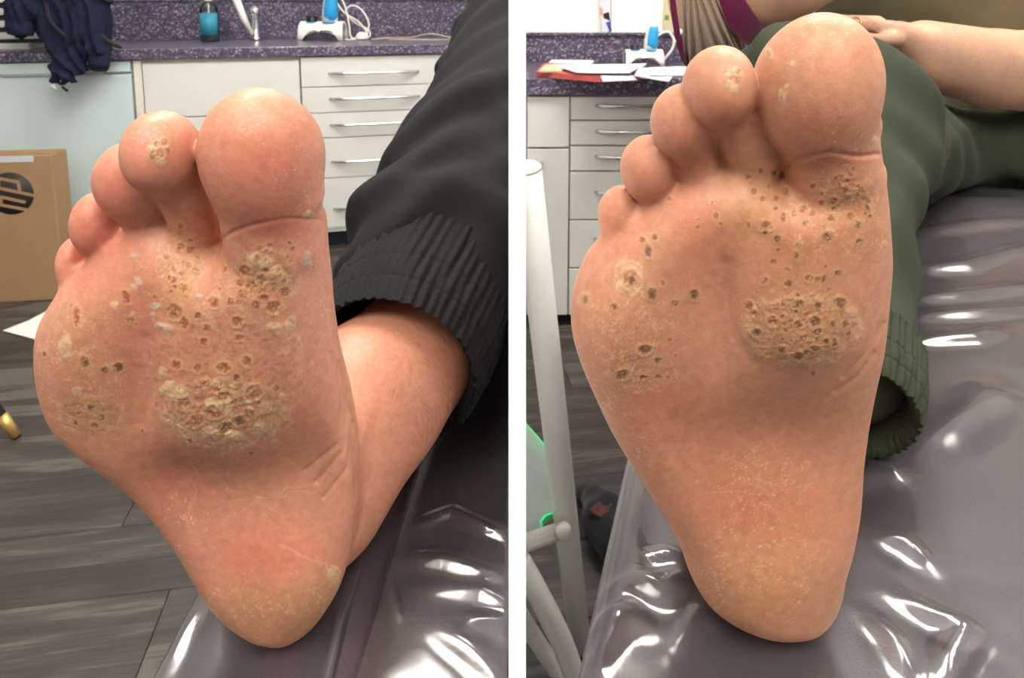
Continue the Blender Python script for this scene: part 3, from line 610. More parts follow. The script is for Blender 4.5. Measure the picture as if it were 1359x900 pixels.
blobs_r = [(1085, 165, 60, 35, (190, 122, 100), .5), (1085, 60, 70, 40, (226, 170, 132), .45), (960, 150, 40, 30, (200, 124, 100), .5), (910, 180, 40, 35, (204, 126, 104), .45), (860, 240, 35, 35, (204, 126, 106), .45), (820, 300, 28, 36, (206, 130, 110), .4), (1105, 212, 50, 16, (194, 120, 96), .5),
    (930, 320, 45, 90, (206, 134, 104), .5), (880, 540, 70, 60, (190, 118, 92), .5), (1040, 560, 120, 80, (178, 128, 100), .6), (1010, 680, 100, 50, (196, 122, 94), .65), (1010, 785, 110, 60, (196, 150, 106), .7), (950, 620, 80, 60, (184, 124, 94), .45), (1125, 520, 40, 90, (208, 160, 130), .5),  # arch darkened here too, shade put into the skin colour
    (820, 500, 60, 50, (196, 146, 104), .5), (850, 430, 70, 60, (206, 150, 116), .3), (1000, 270, 40, 50, (222, 178, 128), .5), (1110, 300, 60, 60, (212, 160, 116), .4), (1075, 430, 80, 55, (206, 160, 116), .5), (1055, 330, 60, 60, (210, 146, 112), .4), (830, 370, 40, 40, (214, 164, 124), .3)]
c5 = [(690, 122, 14, 'b'), (735, 100, 14, 'b'), (785, 110, 18, 'd', .6), (710, 175, 15, 'b', 1.2), (742, 200, 14, 'b'), (765, 155, 9, 'b', 2), (825, 175, 15, 'b', 1.3), (790, 200, 14, 'r'), (788, 235, 11, 'd'), (692, 295, 10, 'b', 1.4), (757, 300, 28, 'b', .9), (750, 325, 15, 'd', .8), (795, 345, 17, 'd'), (816, 272, 12, 'r', 1.9), (855, 255, 12, 'b', 2.0), (885, 240, 20, 'r'), (918, 255, 14, 'r'), (923, 157, 13, 'b'), (955, 182, 13, 'b'), (955, 217, 13, 'r'), (1000, 210, 17, 'd'), (1000, 242, 15, 'd'), (990, 275, 18, 'b'), (963, 305, 10, 'b'), (897, 290, 15, 'd', .8), (975, 340, 25, 'd', .9), (1048, 200, 15, 'd'), (1045, 140, 20, 'r'), (1025, 125, 14, 'r'), (1065, 155, 16, 'r'), (1040, 165, 14, 'r'), (1120, 240, 12, 'd', 2.0), (1088, 297, 15, 'd', 1.3), (1058, 265, 17, 'b'), (1098, 172, 18, 'b'), (1110, 200, 14, 'b'), (1090, 355, 18, 'd', .8), (1142, 352, 12, 'b'), (1130, 265, 12, 'b'),
    (872, 367, 13, 'b'), (862, 407, 12, 'd', 1.5), (798, 385, 9, 'd'), (780, 430, 14, 'b'), (832, 455, 13, 'b'), (748, 500, 18, 'b'), (835, 510, 19, 'd'), (910, 490, 20, 'b'), (940, 492, 16, 'b'), (963, 490, 12, 'd', 1.4), (1015, 470, 17, 'd', .8), (970, 447, 9, 'b'), (980, 530, 11, 'd'), (870, 550, 14, 'd', .7), (870, 583, 24, 'd', .8), (940, 587, 17, 'd', .8), (1022, 580, 26, 'd', .9), (862, 607, 13, 'd', .7), (815, 580, 12, 'b'), (690, 590, 20, 'b'), (712, 615, 14, 'd'), (775, 640, 26, 'b'), (720, 685, 24, 'd', .8), (1040, 655, 17, 'd'), (930, 645, 26, 'd', .9), (870, 655, 22, 'd', .8), (940, 680, 22, 'd', .8), (1000, 725, 16, 'd'), (810, 745, 18, 'd'), (865, 770, 26, 'd', .8), (930, 740, 22, 'd', .7), (885, 705, 15, 'b'), (925, 835, 13, 'r'), (795, 803, 5, 'd'),
    (350, 342, 14, 'b', 1.2), (305, 350, 16, 'b'), (328, 395, 16, 'd', 2.0), (262, 490, 30, 'b', 1.2), (270, 500, 17, 'd', 1.2), (342, 550, 24, 'd', 1.3), (380, 505, 12, 'b'), (425, 580, 18, 'd', .8), (495, 552, 25, 'd'), (205, 592, 18, 'd'), (102, 568, 16, 'b', 1.2), (312, 750, 32, 'd', .75), (362, 785, 20, 'd', .8), (235, 838, 28, 'd', .9), (310, 848, 20, 'd', .7), (365, 845, 14, 'd', .7), (400, 848, 10, 'b'), (407, 710, 10, 'b'), (405, 200, 10, 'b', 1.3), (557, 215, 9, 'b'), (573, 262, 16, 'b'), (505, 275, 8, 'r'), (507, 303, 7, 'd'), (590, 293, 10, 'b'), (427, 768, 8, 'b'), (425, 855, 8, 'b'), (225, 520, 10, 'p', 2)]
les_r = [(740+x[0]/2.727, 190+x[1]/2.727, x[2]/2.727, x[3])+tuple(x[4:]) for x in c5]
les_r += [(964, 97, 5, 'b'), (972, 104, 6, 'b'), (979, 106, 5, 'b', 1.3), (968, 112, 5, 'p'), (983, 98, 4, 'p'), (976, 92, 4, 'p'), (966, 98, 4, 'p'), (980, 95, 5, 'b'), (974, 118, 6, 'p', .8), (1038, 128, 5, 'p', 1.6), (1044, 117, 3, 'p', 1.6), (1021, 70, 5, 'p', 1.3), (1162, 188, 6, 'p'), (1052, 84, 3, 'p'), (1174, 322, 3, 'p')]
les_r += [(float(x), float(y), float(r), 'bd'[i % 2]) for i, (x, y, r) in enumerate(zip(RNG.normal(1065, 26, 26), RNG.normal(440, 16, 26), RNG.uniform(2.5, 5, 26)))]
les_r += [(float(x), float(y), float(r), 'rb'[i % 2]) for i, (x, y, r) in enumerate(zip(RNG.normal(1122, 18, 22), RNG.normal(258, 20, 22), RNG.uniform(2.5, 4.5, 22)))]
cru_r = [(1062, 438, 74, 44, (192, 152, 116), .45, .45, .8), (834, 370, 19, 22, (222, 196, 158), .6, .5, .4), (1128, 262, 36, 34, (212, 160, 118), .3, .35, .2), (850, 490, 46, 24, (192, 150, 108), .15, .35, .1), (776, 398, 10, 12, (222, 200, 170), .3, .4, .2)]
gro_r = [([(1038, 226), (1060, 212), (1100, 202), (1140, 208), (1166, 205)], 3, .7), ([(962, 350), (966, 400), (976, 450), (1000, 480)], 9, .6), ([(1030, 232), (1036, 222)], 3, .5), ([(1172, 430), (1150, 470), (1120, 500)], 4, .5), ([(1160, 470), (1140, 500), (1110, 520)], 4, .5)]
lin_r = [([(960, 600), (1000, 630), (1050, 640)], 1.4, .4), ([(1000, 590), (1010, 640), (1020, 660)], 1.3, .4), ([(940, 650), (1000, 655), (1080, 640)], 1.2, .4), ([(1040, 560), (1010, 640), (980, 670)], 1.1, .3), ([(1010, 670), (1040, 680)], 3, .3)]
fla_r = [(1085, 45, 70, 40, .4), (1130, 180, 40, 60, .4), (820, 480, 70, 80, 1), (850, 430, 80, 60, .8), (1100, 290, 80, 70, .7), (1060, 420, 90, 60, .8), (1000, 760, 110, 80, .75), (1000, 640, 80, 50, .6), (930, 800, 40, 50, .8), (830, 590, 50, 70, .5), (1155, 330, 25, 110, .6)]
person_r = empty('person', (.55, 1.2, .8), 'bare foot with pitted brown spots, dark green trousers, plum-banded sleeve, right of partition', 'person')
body_r = build_foot(FR, outr, padr, toer, legr, THICK, parent=person_r, paint=painter((212, 162, 134), blobs_r, les_r, cru_r, gro_r, fla_r, lin_r, None), ulim=(.235, -.215))
# ================================================================== LEFT BAY: worktop, cabinets
TOPZ, BOTZ = .8975, .8545
def lbox(nm, x0, x1, y0, y1, z0, z1, m, par=None, bev=0): return boxo(nm, x0, x1, y0, y1, z0, z1, m, par, bev, LM)
def LW(x, y, z): return LM @ Vector((x, y, z))
X_end = 1.76
wt = lbox('worktop', -1.08, X_end, 0, CD-.012, BOTZ, TOPZ, M['granite'], None, .004)
tag(wt, 'dark purple speckled laminate worktop running behind the pale drawers, left of the partition', 'worktop')
zt = Lx(300, 1.5, CD-.012)[1]
bs = lbox('backsplash', -1.08, X_end+.155, CD-.012, CD-.001, TOPZ+.001, zt, M['granite'])
tag(bs, 'dark purple speckled splashback panel behind the soap bottle and tap', 'splashback')
lbox('cap_strip', -1.08, X_end+.155, CD-.022, CD-.001, zt+.0005, zt+.018, M['granite'], bs, .002)['label'] = 'projecting top lip'
YF = .025                                                    # door fronts
def front(nm, px0, px1, py0, py1, m, par, x0=None, x1=None, ref=None):
    """a door or drawer front between two pixel columns and two pixel rows"""
    cx = (px0+px1)/2; a = Lx(px0, (py0+py1)/2, YF)[0] if x0 is None else x0; b = Lx(px1, (py0+py1)/2, YF)[0] if x1 is None else x1
    r = cx if ref is None else ref; z1 = Lx(r, py0, YF)[1]; z0 = Lx(r, py1, YF)[1]
    return lbox(nm, a+.0015, b-.0015, YF-.009, YF+.009, z0+.0015, z1-.0015, m, par, .002), a, b, z0, z1
def bow_handle(par, place, x0, x1, z, out=.028, r=.0055):
    pts = [place(x0+(x1-x0)*t, -out*(1-(2*t-1)**4)*.9-.002, z) for t in np.linspace(0, 1, 17)]
    return tube('handle', pts, [r*(.75+.45*abs(math.sin(3*math.pi*t))) for t in np.linspace(0, 1, 17)], M['chrome'], par, 8)
# tall pale green appliance front at the far left
xg0, xg1 = -1.0, Lx(177, 120, YF)[0]
g = empty('fridge', LW((xg0+xg1)/2, .3, 0), 'pale green smooth appliance front behind the cardboard box at far left', 'fridge')
lbox('body', xg0, xg1, YF+.012, CD-.03, .10, BOTZ-.004, M['green'], g, .003)
zc = Lx(60, 99, YF)[1]
lbox('door', xg0, xg1-.002, YF-.010, YF+.010, .10, zc-.006, M['green'], g, .004)
lbox('top_panel', xg0, xg1-.002, YF-.010, YF+.010, zc+.004, BOTZ-.005, M['green'], g, .003)
hx0, hx1 = Lx(6, 99, YF)[0], Lx(138, 97, YF)[0]
lbox('handle', hx0, hx1, YF-.016, YF-.004, zc-.007, zc+.005, M['steel'], g, .002)
lbox('plinth', xg0, xg1, YF+.05, CD-.04, 0, .098, M['kick'], g)
# post between fridge and sink cabinet
xs0, xs1 = Lx(179, 110, YF)[0], Lx(190, 110, YF)[0]
tag(lbox('end_panel', xs0, xs1-.001, YF-.008, CD-.03, 0, BOTZ-.003, M['cream'], None, .001), 'narrow cream end panel between pale green front and white sink cupboard', 'panel')
# sink cupboard
xa, xb = xs1+.001, Lx(398.5, 110, YF)[0]
c = empty('sink_cupboard', LW((xa+xb)/2, .3, 0), 'white base cupboard under the tap, behind the big toe', 'cupboard')
lbox('body', xa, xb, YF+.011, CD-.03, .10, BOTZ-.003, M['cream'], c)
zs0 = Lx(250, 155, YF)[1]; zs1 = Lx(250, 83, YF)[1]
lbox('fixed_panel', xa+.002, xb-.002, YF-.009, YF+.009, zs0+.002, zs1-.001, M['white'], c, .002)
zd = Lx(250, 175, YF)[1]
lbox('rail', xa+.002, xb-.002, YF-.007, YF+.009, zd+.002, zs0-.002, M['white'], c, .002)
xm = (xa+xb)/2
for a, b in ((xa, xm), (xm, xb)):
    dr = lbox('door', a+.002, b-.002, YF-.009, YF+.009, .105, zd-.006, M['white'], c, .002)
    bow_handle(dr, lambda x, y, z: LW(x, YF-.009+y, z), a+.09, b-.09, zd-.06)
lbox('plinth', xa, xb, YF+.05, CD-.04, 0, .098, M['kick'], c)
# drawer unit
xd0, xd1 = Lx(399.5, 110, YF)[0], Lx(590, 95, YF)[0]
dw = empty('drawer_unit', LW((xd0+xd1)/2, .3, 0), 'white unit of five drawers with chrome bow handles beside the black trousers', 'drawers')
lbox('body', xd0, xd1, YF+.011, CD-.03, .10, BOTZ-.003, M['gap'], dw)
rows = [79.5, 115.5, 150, 183.5, 237, 308]
zz = [Lx(420, r, YF)[1] for r in rows]; zz[0] = BOTZ-.004
hrow = [98, 132, 167, 216, 279]
for i in range(5):
    dr = lbox('drawer', xd0+.002, xd1-.002, YF-.009, YF+.009, zz[i+1]+.0018, zz[i]-.0018, M['white'], dw, .002)
    hz = Lx(436, hrow[i], YF-.03)[1]
    bow_handle(dr, lambda x, y, z: LW(x, YF-.009+y, z), Lx(436, 98, YF)[0], Lx(556, 95, YF)[0], hz)
lbox('drawer', xd0+.002, xd1-.002, YF-.009, YF+.009, .105, zz[5]-.002, M['white'], dw, .002)
lbox('plinth', xd0, xd1, YF+.05, CD-.04, 0, .098, M['kick'], dw)
x2 = X_end-.02
nu = empty('base_cupboard', LW((xd1+x2)/2, .3, 0), 'white base cupboard right of the five drawers, mostly behind the black trouser leg', 'cupboard')
lbox('body', xd1+.001, x2, YF+.011, CD-.03, .10, BOTZ-.003, M['cream'], nu)
lbox('door', xd1+.003, x2-.002, YF-.009, YF+.009, .105, BOTZ-.005, M['white'], nu, .002)
lbox('plinth', xd1+.001, x2, YF+.05, CD-.04, 0, .098, M['kick'], nu)
# ------------------------------------------------------------------ things on the left worktop
def Lp(px, py, yl): x, z = Lx(px, py, yl); return LW(x, yl, z)
# letter tray rack
xr0, xr1 = Lx(-40, 40, .2)[0], Lx(64, 40, .2)[0]
tr = empty('letter_tray', LW(xr0, .2, TOPZ), 'stack of pale slatted letter trays on the worktop behind the navy garment', 'tray')
for i, py in enumerate((61, 46.5, 31, 14.5, -2)):
    z = Lx(20, py, .12)[1]
    lbox('tray', xr0, (Lx(38, 61, .12)[0] if i == 0 else xr1), .12, .42, z-.016, z+.010, M['ltgrey'], tr, .003)
    if i < 4: lbox('gap_shade', xr0+.01, xr1-.012, .15, .41, z+.010, z+.024, M['black'], tr)  # black block standing for the shade between two trays
lbox('back_frame', xr0, xr1, .425, .44, TOPZ+.001, zt+.12, M['black'], tr)
# navy garment
def Jp(px, py, out=0.0): return Lp(px, py, -.06-out)
J = lambda px: px*.0029
jk = empty('garment', LW(Lx(90, 40, 0)[0], 0, TOPZ), 'dark navy jersey garment draped over the worktop edge with hanging sleeve', 'garment')
def fold(P):
    a = np.sin(P[0]*70+P[2]*34+2.2*np.sin(P[2]*16)+1.3*np.sin(P[0]*31)); b = np.sin(P[0]*135-P[2]*52+1.5*np.sin(P[2]*37))
    return .016*(1-np.abs(a))**1.5-.006+.006*b*np.sin(P[2]*30)
blob('body_fabric', [(Jp(72, -40), Jp(75, 30), J(30), J(26)), (Jp(110, -40), Jp(112, 40, .01), J(36), J(27)), (Jp(125, -10), Jp(134, 62), J(18), J(11)), (Jp(75, 30), Jp(85, 62, .02), J(22), J(20))], .009, M['navy'], jk, .03, 2, fold)
blob('hanging_fold', [(Jp(74, 40, .03), Jp(78, 100, .04), J(10), J(9)), (Jp(86, 40, .04), Jp(90, 102, .05), J(11), J(10)), (Jp(100, 40, .03), Jp(104, 88, .04), J(12), J(11)), (Jp(78, 100, .04), Jp(72, 108, .04), J(8), J(4)), (Jp(95, 50, .05), Jp(112, 66, .05), J(8), J(7))], .007, M['navy'], jk, .012, 2, fold)
sl = blob('sleeve', [(Jp(48, -40, .02), Jp(34, 8, .04), J(26), J(22)), (Jp(34, 8, .04), Jp(28, 34, .05), J(20), J(15))], .008, M['navy'], jk, .02, 2, fold)
lathe('cuff', Jp(27, 47, .055), [(J(12.5), 0), (J(14.5), .004), (J(15), J(9)), (J(14), J(18)), (J(12), J(20))], M['navy'], sl, 18, (.10, .1, 1))
s2 = blob('sleeve', [(Jp(118, 20, .05), Jp(128, 64, .05), J(15), J(13))], .007, M['navy'], jk, .02, 2, fold)
q0 = Jp(131, 92, .055)
V2_, F2_ = [], []
prof2 = [(J(13), J(34)), (J(13.5), J(20)), (J(12.5), J(6)), (J(11), 0), (J(9.5), J(1)), (J(9), J(14))]
ax = Vector((-.06, .35, 1)).normalized()
lathe('cuff', q0, prof2[::-1][2:], M['navy'], s2, 18, ax); lathe('opening', q0-ax*.002, [(J(9.6), -.002), (J(9.8), J(9))], M['navy_shade'], s2, 18, ax)  # near-black plug paints the shade inside the cuff mouth
cdp = spline([Jp(72, -12, .06), Jp(95, 14, .08), Jp(118, 34, .07), Jp(142, 54, .045), Jp(160, 62.5, -.02)], 24)
tube('drawstring', cdp, .009, M['cord'], jk, 8)
tube('drawstring', spline([Jp(60, -5, .07), Jp(66, 26, .08), Jp(86, 48, .09)], 16), .006, M['cord'], jk, 8)
tube('tassel', [Jp(70, 112, .05), Jp(74, 119, .05)], .007, M['ltgrey'], jk, 6); tube('tassel', [Jp(82, 115, .05), Jp(90, 121, .05)], .005, M['cord'], jk, 6)
# soap bottle
YB = .40
def on_top(px, py, yl=None):
    p = W(px, py, 1); dv = p-Vector((0, 0, CAMH)); t = (TOPZ-CAMH)/dv.z; return Vector((0, 0, CAMH))+dv*t
pb = Lp(279, 50, YB); pb.z = TOPZ; kb = R_(1, pb)
sb = empty('soap_bottle', pb, 'clear pump bottle with turquoise label on the worktop by the tap', 'bottle')
Hb = 62*kb
lathe('bottle_body', pb, [(10*kb, .001), (11.5*kb, .004), (11.5*kb, 34*kb), (11*kb, 44*kb), (9*kb, 50*kb), (4*kb, 54*kb)], M['liquid'], sb)
lathe('contents', pb, [(9.5*kb, .003), (10.5*kb, .006), (10.5*kb, 30*kb)], flat('soap_liquid', (150, 156, 140), .3), sb)
lathe('neck', pb+Vector((0, 0, 53*kb)), [(4*kb, 0), (4.5*kb, 1*kb), (4.5*kb, 6*kb), (2*kb, 6.5*kb), (1.5*kb, 12*kb)], M['white_pl'], sb, 16)
tube('dip_tube', [pb+Vector((0, 0, .01)), pb+Vector((0, 0, 52*kb))], .003, M['white_pl'], sb, 8)
bm = bmesh.new()
VL = []; FLc = []
for i, an in enumerate(np.linspace(-2.75, -.35, 13)):
    for z in (9*kb, 38*kb): VL.append((pb.x+11.9*kb*math.cos(an+.25), pb.y+11.9*kb*math.sin(an+.25), pb.z+z))
for i in range(12): FLc.append((2*i, 2*i+2, 2*i+3, 2*i+1))
bm.free(); lb = mkmesh('label', VL, FLc, M['teal'], sb, True); md = lb.modifiers.new('t', 'SOLIDIFY'); md.thickness = .0006
# tap
pt0 = Lp(340, 51, .42); pt0.z = TOPZ; kt = R_(1, pt0)
tp = empty('tap', pt0, 'chrome lever tap with swan neck on the worktop behind the big toe', 'tap')
lathe('pillar', pt0, [(6*kt, .0005), (6*kt, 3*kt), (4.6*kt, 5*kt), (4.6*kt, 34*kt), (5.4*kt, 36*kt), (5.2*kt, 42*kt), (2*kt, 45*kt)], M['chrome'], tp)
d0 = Vector((1, 0, 0))
tube('lever', [pt0+Vector((-4*kt, -.01, 8*kt)), pt0+Vector((-12*kt, -.03, 30*kt)), pt0+Vector((-22*kt, -.05, 66*kt))], [2.2*kt, 4.5*kt, 5*kt], M['post'], tp, 10)
lathe('temperature_dot', pt0+Vector((-3*kt, -4.8*kt, 37*kt)), [(1.2*kt, 0), (1.2*kt, .6*kt)], M['red'], tp, 10, (0, -1, 0))
# hand held scanner on its cradle, used in both bays
def scanner(P0, k, label, name='doppler_probe'):
    """P0 front base centre, k metres per pixel as seen in the left photograph; local x right, y back"""
    root = empty(name, P0, label, 'medical device')
    def L(x, y, z): return P0+Vector((x*k, y, z*k))
    # saddle shaped base: a half tube with an arched cut below
    V = []; F = []; n = 22; m = 14; half = 30
    for i in range(n+1):
        x = -half+2*half*i/n; arch = 13*math.sqrt(max(0, 1-(x/23)**2)) if abs(x) < 23 else 0
        for j in range(m+1):
            a = math.pi*j/m; yy = -math.cos(a)*15*k; z = 24*math.sin(a)**.7 if 0 < j < m else 0
            V.append(tuple(L(x*(1-.04*math.sin(a)), 15*k+yy, max(z, arch if j in (0, m) else z*1.0, arch))))
    for i in range(n):
        for j in range(m): F.append((i*(m+1)+j, i*(m+1)+j+1, (i+1)*(m+1)+j+1, (i+1)*(m+1)+j))
    b = mkmesh('cradle', V, F, M['white_pl'], root, True); md = b.modifiers.new('t', 'SOLIDIFY'); md.thickness = 2.5*k; md.offset = 0
    V = []; F = []
    for j in range(m+1):
        a = math.pi*j/m; V.append(tuple(L(-half+1, 15*k-math.cos(a)*13.5*k, max(.5, 22*math.sin(a)**.7)))); V.append(tuple(L(-half+5, 15*k-math.cos(a)*13.5*k, max(.5, 22*math.sin(a)**.7))))
    bm = bmesh.new(); vs = [bm.verts.new(v) for v in V[::2]]; bm.faces.new(vs); ee = bmesh.ops.extrude_face_region(bm, geom=list(bm.faces)); bmesh.ops.translate(bm, vec=Vector((3*k, 0, 0)), verts=[v for v in ee['geom'] if isinstance(v, bmesh.types.BMVert)])
    link('end_cap', from_bm(bm), M['grey'], root)
    lathe('knob', L(-14, 15*k, 24), [(8.2*k, -.5*k), (8.2*k, 1.4*k), (6.6*k, 1.8*k), (7.2*k, 7*k), (6.4*k, 8.4*k)], M['black'], root, 20)
    lathe('knob_ring', L(-14, 15*k, 23.2), [(9*k, -.5*k), (9*k, 1.2*k)], M['cyan'], root, 20)
    lathe('socket_ring', L(10, 15*k, 22.6), [(11.5*k, 0), (11.5*k, 1.6*k)], M['cyan'], root, 20)
    h = lathe('handset', L(10, 15*k, 24), [(8.5*k, 0), (10.5*k, 4*k), (10.5*k, 14*k), (9*k, 28*k), (8*k, 40*k), (6*k, 48*k)], M['white_pl'], root, 20, (.06, -.02, 1))
    lathe('grip', L(11.5, 12.6*k, 27), [(7.6*k, 0), (9.9*k, 5*k), (9.8*k, 14*k), (8.4*k, 26*k), (7.4*k, 34*k)], M['cyan'], h, 20, (.06, -.02, 1))
    lathe('indicator', L(2, .2*k, 12), [(1.6*k, 0), (1.4*k, .8*k)], M['blue'], root, 10, (0, -1, 0))
    return root, L
ps = on_top(425, 54); ks = R_(1, ps)
sc_l, LS = scanner(ps, ks, 'white cradle with blue gripped handset on the worktop above the drawers, left bay')
def cab(nm, pts, r, m, par=None): return tube(nm, spline(pts, 40), r, m, par, 6)
cx0 = empty('charging_lead', LS(62, .05, 0), 'coiled white lead heaped on the worktop beside the white cradle', 'cable')
cab('lead', [LS(22, .07, 62), LS(30, .07, 44), LS(35, .06, 20), LS(38, .05, 3), LS(52, .05, 4), LS(62, .06, 20), LS(52, .07, 40), LS(38, .07, 46), LS(30, .07, 36), LS(48, .06, 24), LS(60, .05, 8), LS(52, .04, 2), LS(40, .03, 1.2), LS(30, .03, 1.2)], .0042, M['white_pl'], cx0)
cab('lead', [LS(14, .09, 54), LS(28, .08, 36), LS(44, .07, 22), LS(60, .06, 14), LS(63, .05, 5), LS(50, .05, 2)], .0042, M['white_pl'], cx0)
lathe('plug', LS(52, .05, .8), [(9*ks, 0), (9*ks, 3*ks), (6*ks, 8*ks), (3*ks, 10*ks)], M['white_pl'], cx0, 14)
tag(cab('tubing', [LS(66, .03, 1), LS(90, .04, 3), LS(115, .05, 3), LS(145, .06, 8), LS(175, .05, 1.5), LS(160, .02, 1), LS(130, .02, 1), LS(90, .02, 1.2)], .0032, M['tub']), 'thin beige tubing lying on the worktop beside the black trouser leg', 'tubing')
# ------------------------------------------------------------------ floor things, left bay
# cardboard box with the round printed mark
bxr = Wz(86, 398, 0.0); bxl = Wz(-60, 405, 0.0); dx = bxr-bxl; ang = math.atan2(dx.y, dx.x); BM = Matrix.Translation(bxr) @ Matrix.Rotation(ang, 4, 'Z')
ht = CAMH-bxr.y*slope(206); wid = dx.length
bxo = empty('cardboard_box', bxr, 'brown cardboard box with round black printed mark standing at far left', 'box')
boxo('carton', -wid, 0, 0, .11, 0.001, ht, M['card'], bxo, .004, BM)
boxo('tape', -wid+.02, -.06, -.0015, .0, ht-.022, ht+.0005, M['tape'], bxo, 0, BM); boxo('flap', -wid, -.001, .02, .09, ht, ht+.003, M['card'], bxo, 0, BM)
BMi = BM.inverted()
def Bx(px, py):
    o = BMi @ Vector((0, 0, CAMH)); dv = BMi.to_3x3() @ (W(px, py, 1)-Vector((0, 0, CAMH))); t = (-.0005-o.y)/dv.y; p = o+dv*t; return p.x, p.z
lc = Bx(14, 257); lr = Bx(45, 257)[0]-lc[0]
mk = lathe('printed_mark', BM @ Vector((lc[0], -.0002, lc[1])), [(lr, 0), (lr, .0006)], M['ink'], bxo, 40, BM.to_3x3() @ Vector((0, -1, 0)))
def stroke(pts, wd):
    bm = bmesh.new()
    for (a, b), (c_, d_) in zip(pts[:-1], pts[1:]):
        A = Vector((lc[0]+a*lr, 0, lc[1]+b*lr)); B = Vector((lc[0]+c_*lr, 0, lc[1]+d_*lr)); t = (B-A).normalized(); q = Vector((-t.z, 0, t.x))*wd*lr/2; t = t*wd*lr*.35
        vs = [BM @ (Vector((v.x, -.0013, v.z))) for v in (A-t-q, B+t-q, B+t+q, A-t+q)]; bm.faces.new([bm.verts.new(v) for v in vs])
    return from_bm(bm)
# the letters read upwards: h below, p above; stems run across the disc
link('letter', stroke([(-1.1, -.36), (.58, -.78)], .15), M['card'], mk)                     # stem of h
link('letter_bow', stroke([(-.45, -.50), (-.42, -.14), (.56, -.42)], .15), M['card'], mk)
link('letter', stroke([(-.47, .28), (1.0, -.12)], .15), M['card'], mk)                        # stem of p
link('letter_bow', stroke([(-.47, .28), (-.45, .74), (.38, .54), (.42, .06)], .15), M['card'], mk)
# white cloth on the floor
wc0 = Wz(48, 432, 0)
bm = bmesh.new()
Vq = []; Fq = []; nn_ = 24
c0, c1, c2, c3 = Wz(4, 441, 0), Wz(60, 456, 0), Wz(150, 442, 0), Wz(98, 404, 0)
for i in range(nn_):
    for j in range(nn_):
        a, b = i/(nn_-1), j/(nn_-1); p = c0*(1-a)*(1-b)+c1*a*(1-b)+c2*a*b+c3*(1-a)*b
        hh = .004+.05*max(0, b-.35)*fbm(np.float64(a*3+5), np.float64(b*3), 2)+(.10*max(0, b-.65)**1.3*(1+math.sin(a*9)) )*(.4+.6*a if a < .6 else .8)
        Vq.append((p.x, p.y, hh))
for i in range(nn_-1):
    for j in range(nn_-1): Fq.append((i*nn_+j, (i+1)*nn_+j, (i+1)*nn_+j+1, i*nn_+j+1))
o = mkmesh('white_cloth', Vq, Fq, flat('white_cotton', (244, 242, 232), .85), None, True); md = o.modifiers.new('t', 'SOLIDIFY'); md.thickness = .003; md.offset = 1
tag(o, 'crumpled white cloth on the grey floor in front of the cardboard box', 'cloth')
# chair leg with a gold tip
b0 = Wz(24, 581, 0); top = Vector((b0.x-.22, b0.y-.03, .43))
ch = empty('chair', b0+Vector((-.3, .1, 0)), 'chair at far left showing one tapered black leg with a gold tip', 'chair')
def cleg(b, t, par):
    q = b+(t-b)*.16; o = tube('leg', [b+(t-b)*.005, q, t], [.0095, .0125, .020], M['black'], par, 14)
    bb = tube('gold_tip', [b+(t-b)*.012, b+(t-b)*.15], [.0115, .0138], M['gold'], o, 14); bb['label'] = 'gold coloured ferrule'
    return o
cleg(b0, top, ch); cleg(b0+Vector((-.80, .0, 0)), top+Vector((-.36, 0, 0)), ch); cleg(b0+Vector((-.06, -.62, 0)), top+Vector((-.02, -.30, 0)), ch); cleg(b0+Vector((-.80, -.62, 0)), top+Vector((-.36, -.30, 0)), ch)
boxo('seat', top.x-.42, top.x+.04, top.y-.36, top.y+.04, .425, .49, M['black'], ch, .02)
# ================================================================== LEFT PERSON clothes
def loft(name, path, radii, m, parent, ns=80, na=96, disp=None, post=None, inner=0, flatten=None):
    pts = spline(path, ns); rr = np.interp(np.linspace(0, 1, ns), np.linspace(0, 1, len(radii)), radii)
    P, T, Fm = frames(pts); V = []; F = []
    for i, (p, (a, b)) in enumerate(zip(P, Fm)):
        s = i/(ns-1); ph = np.linspace(0, 2*math.pi, na, endpoint=False); r = np.full(na, rr[i])
        if disp is not None: r = r+disp(s, ph)
        A = np.array(a); B = np.array(b); V.append(np.array(p)+np.outer(r*np.cos(ph), A)+np.outer(r*np.sin(ph), B))
    if inner:
        # turn the cloth in at the opening
        for q in range(6):
            i = int((q+1)*1.2*inner); p, (a, b) = P[i], Fm[i]; A = np.array(a); B = np.array(b); ph = np.linspace(0, 2*math.pi, na, endpoint=False)
            r = np.full(na, rr[0]*.93-.001*q)
            V.insert(0, np.array(p)+np.outer(r*np.cos(ph), A)+np.outer(r*np.sin(ph), B))
    n = len(V); V = np.concatenate(V)
    if post is not None: V = post(V)
    for i in range(n-1):
        for k in range(na): F.append((i*na+k, i*na+(k+1) % na, (i+1)*na+(k+1) % na, (i+1)*na+k))
    return mkmesh(name, V, F, m, parent, True)
clampx = lambda V: np.stack([np.minimum(V[:, 0], -TH-.0012-.0004*np.arange(len(V)) % 1*0), V[:, 1], V[:, 2]], 1)
cuffc = W(517, 496, .405); dirn = (W(640, 245, .66)-cuffc).normalized()
def cuff_disp(s, ph):
    g = .0015*np.abs(np.sin(ph*19+2.2*np.sin(ph*3)+.9*np.sin(s*4+ph*2)))**.8+.0007*np.sin(ph*57+1.3+2*np.sin(s*3))
    st = sum(math.exp(-((s-c_)/.018)**2) for c_ in (.30, .58)); ed = math.exp(-(s/.06)**2)
    return g*(1-.25*min(st, 1))-.0011*st*(.6+.4*np.sin(ph*63))+.0005*ed*np.sin(ph*41+2*np.sin(ph*5))+.0022*math.sin(min(s*1.1, 1)*math.pi)
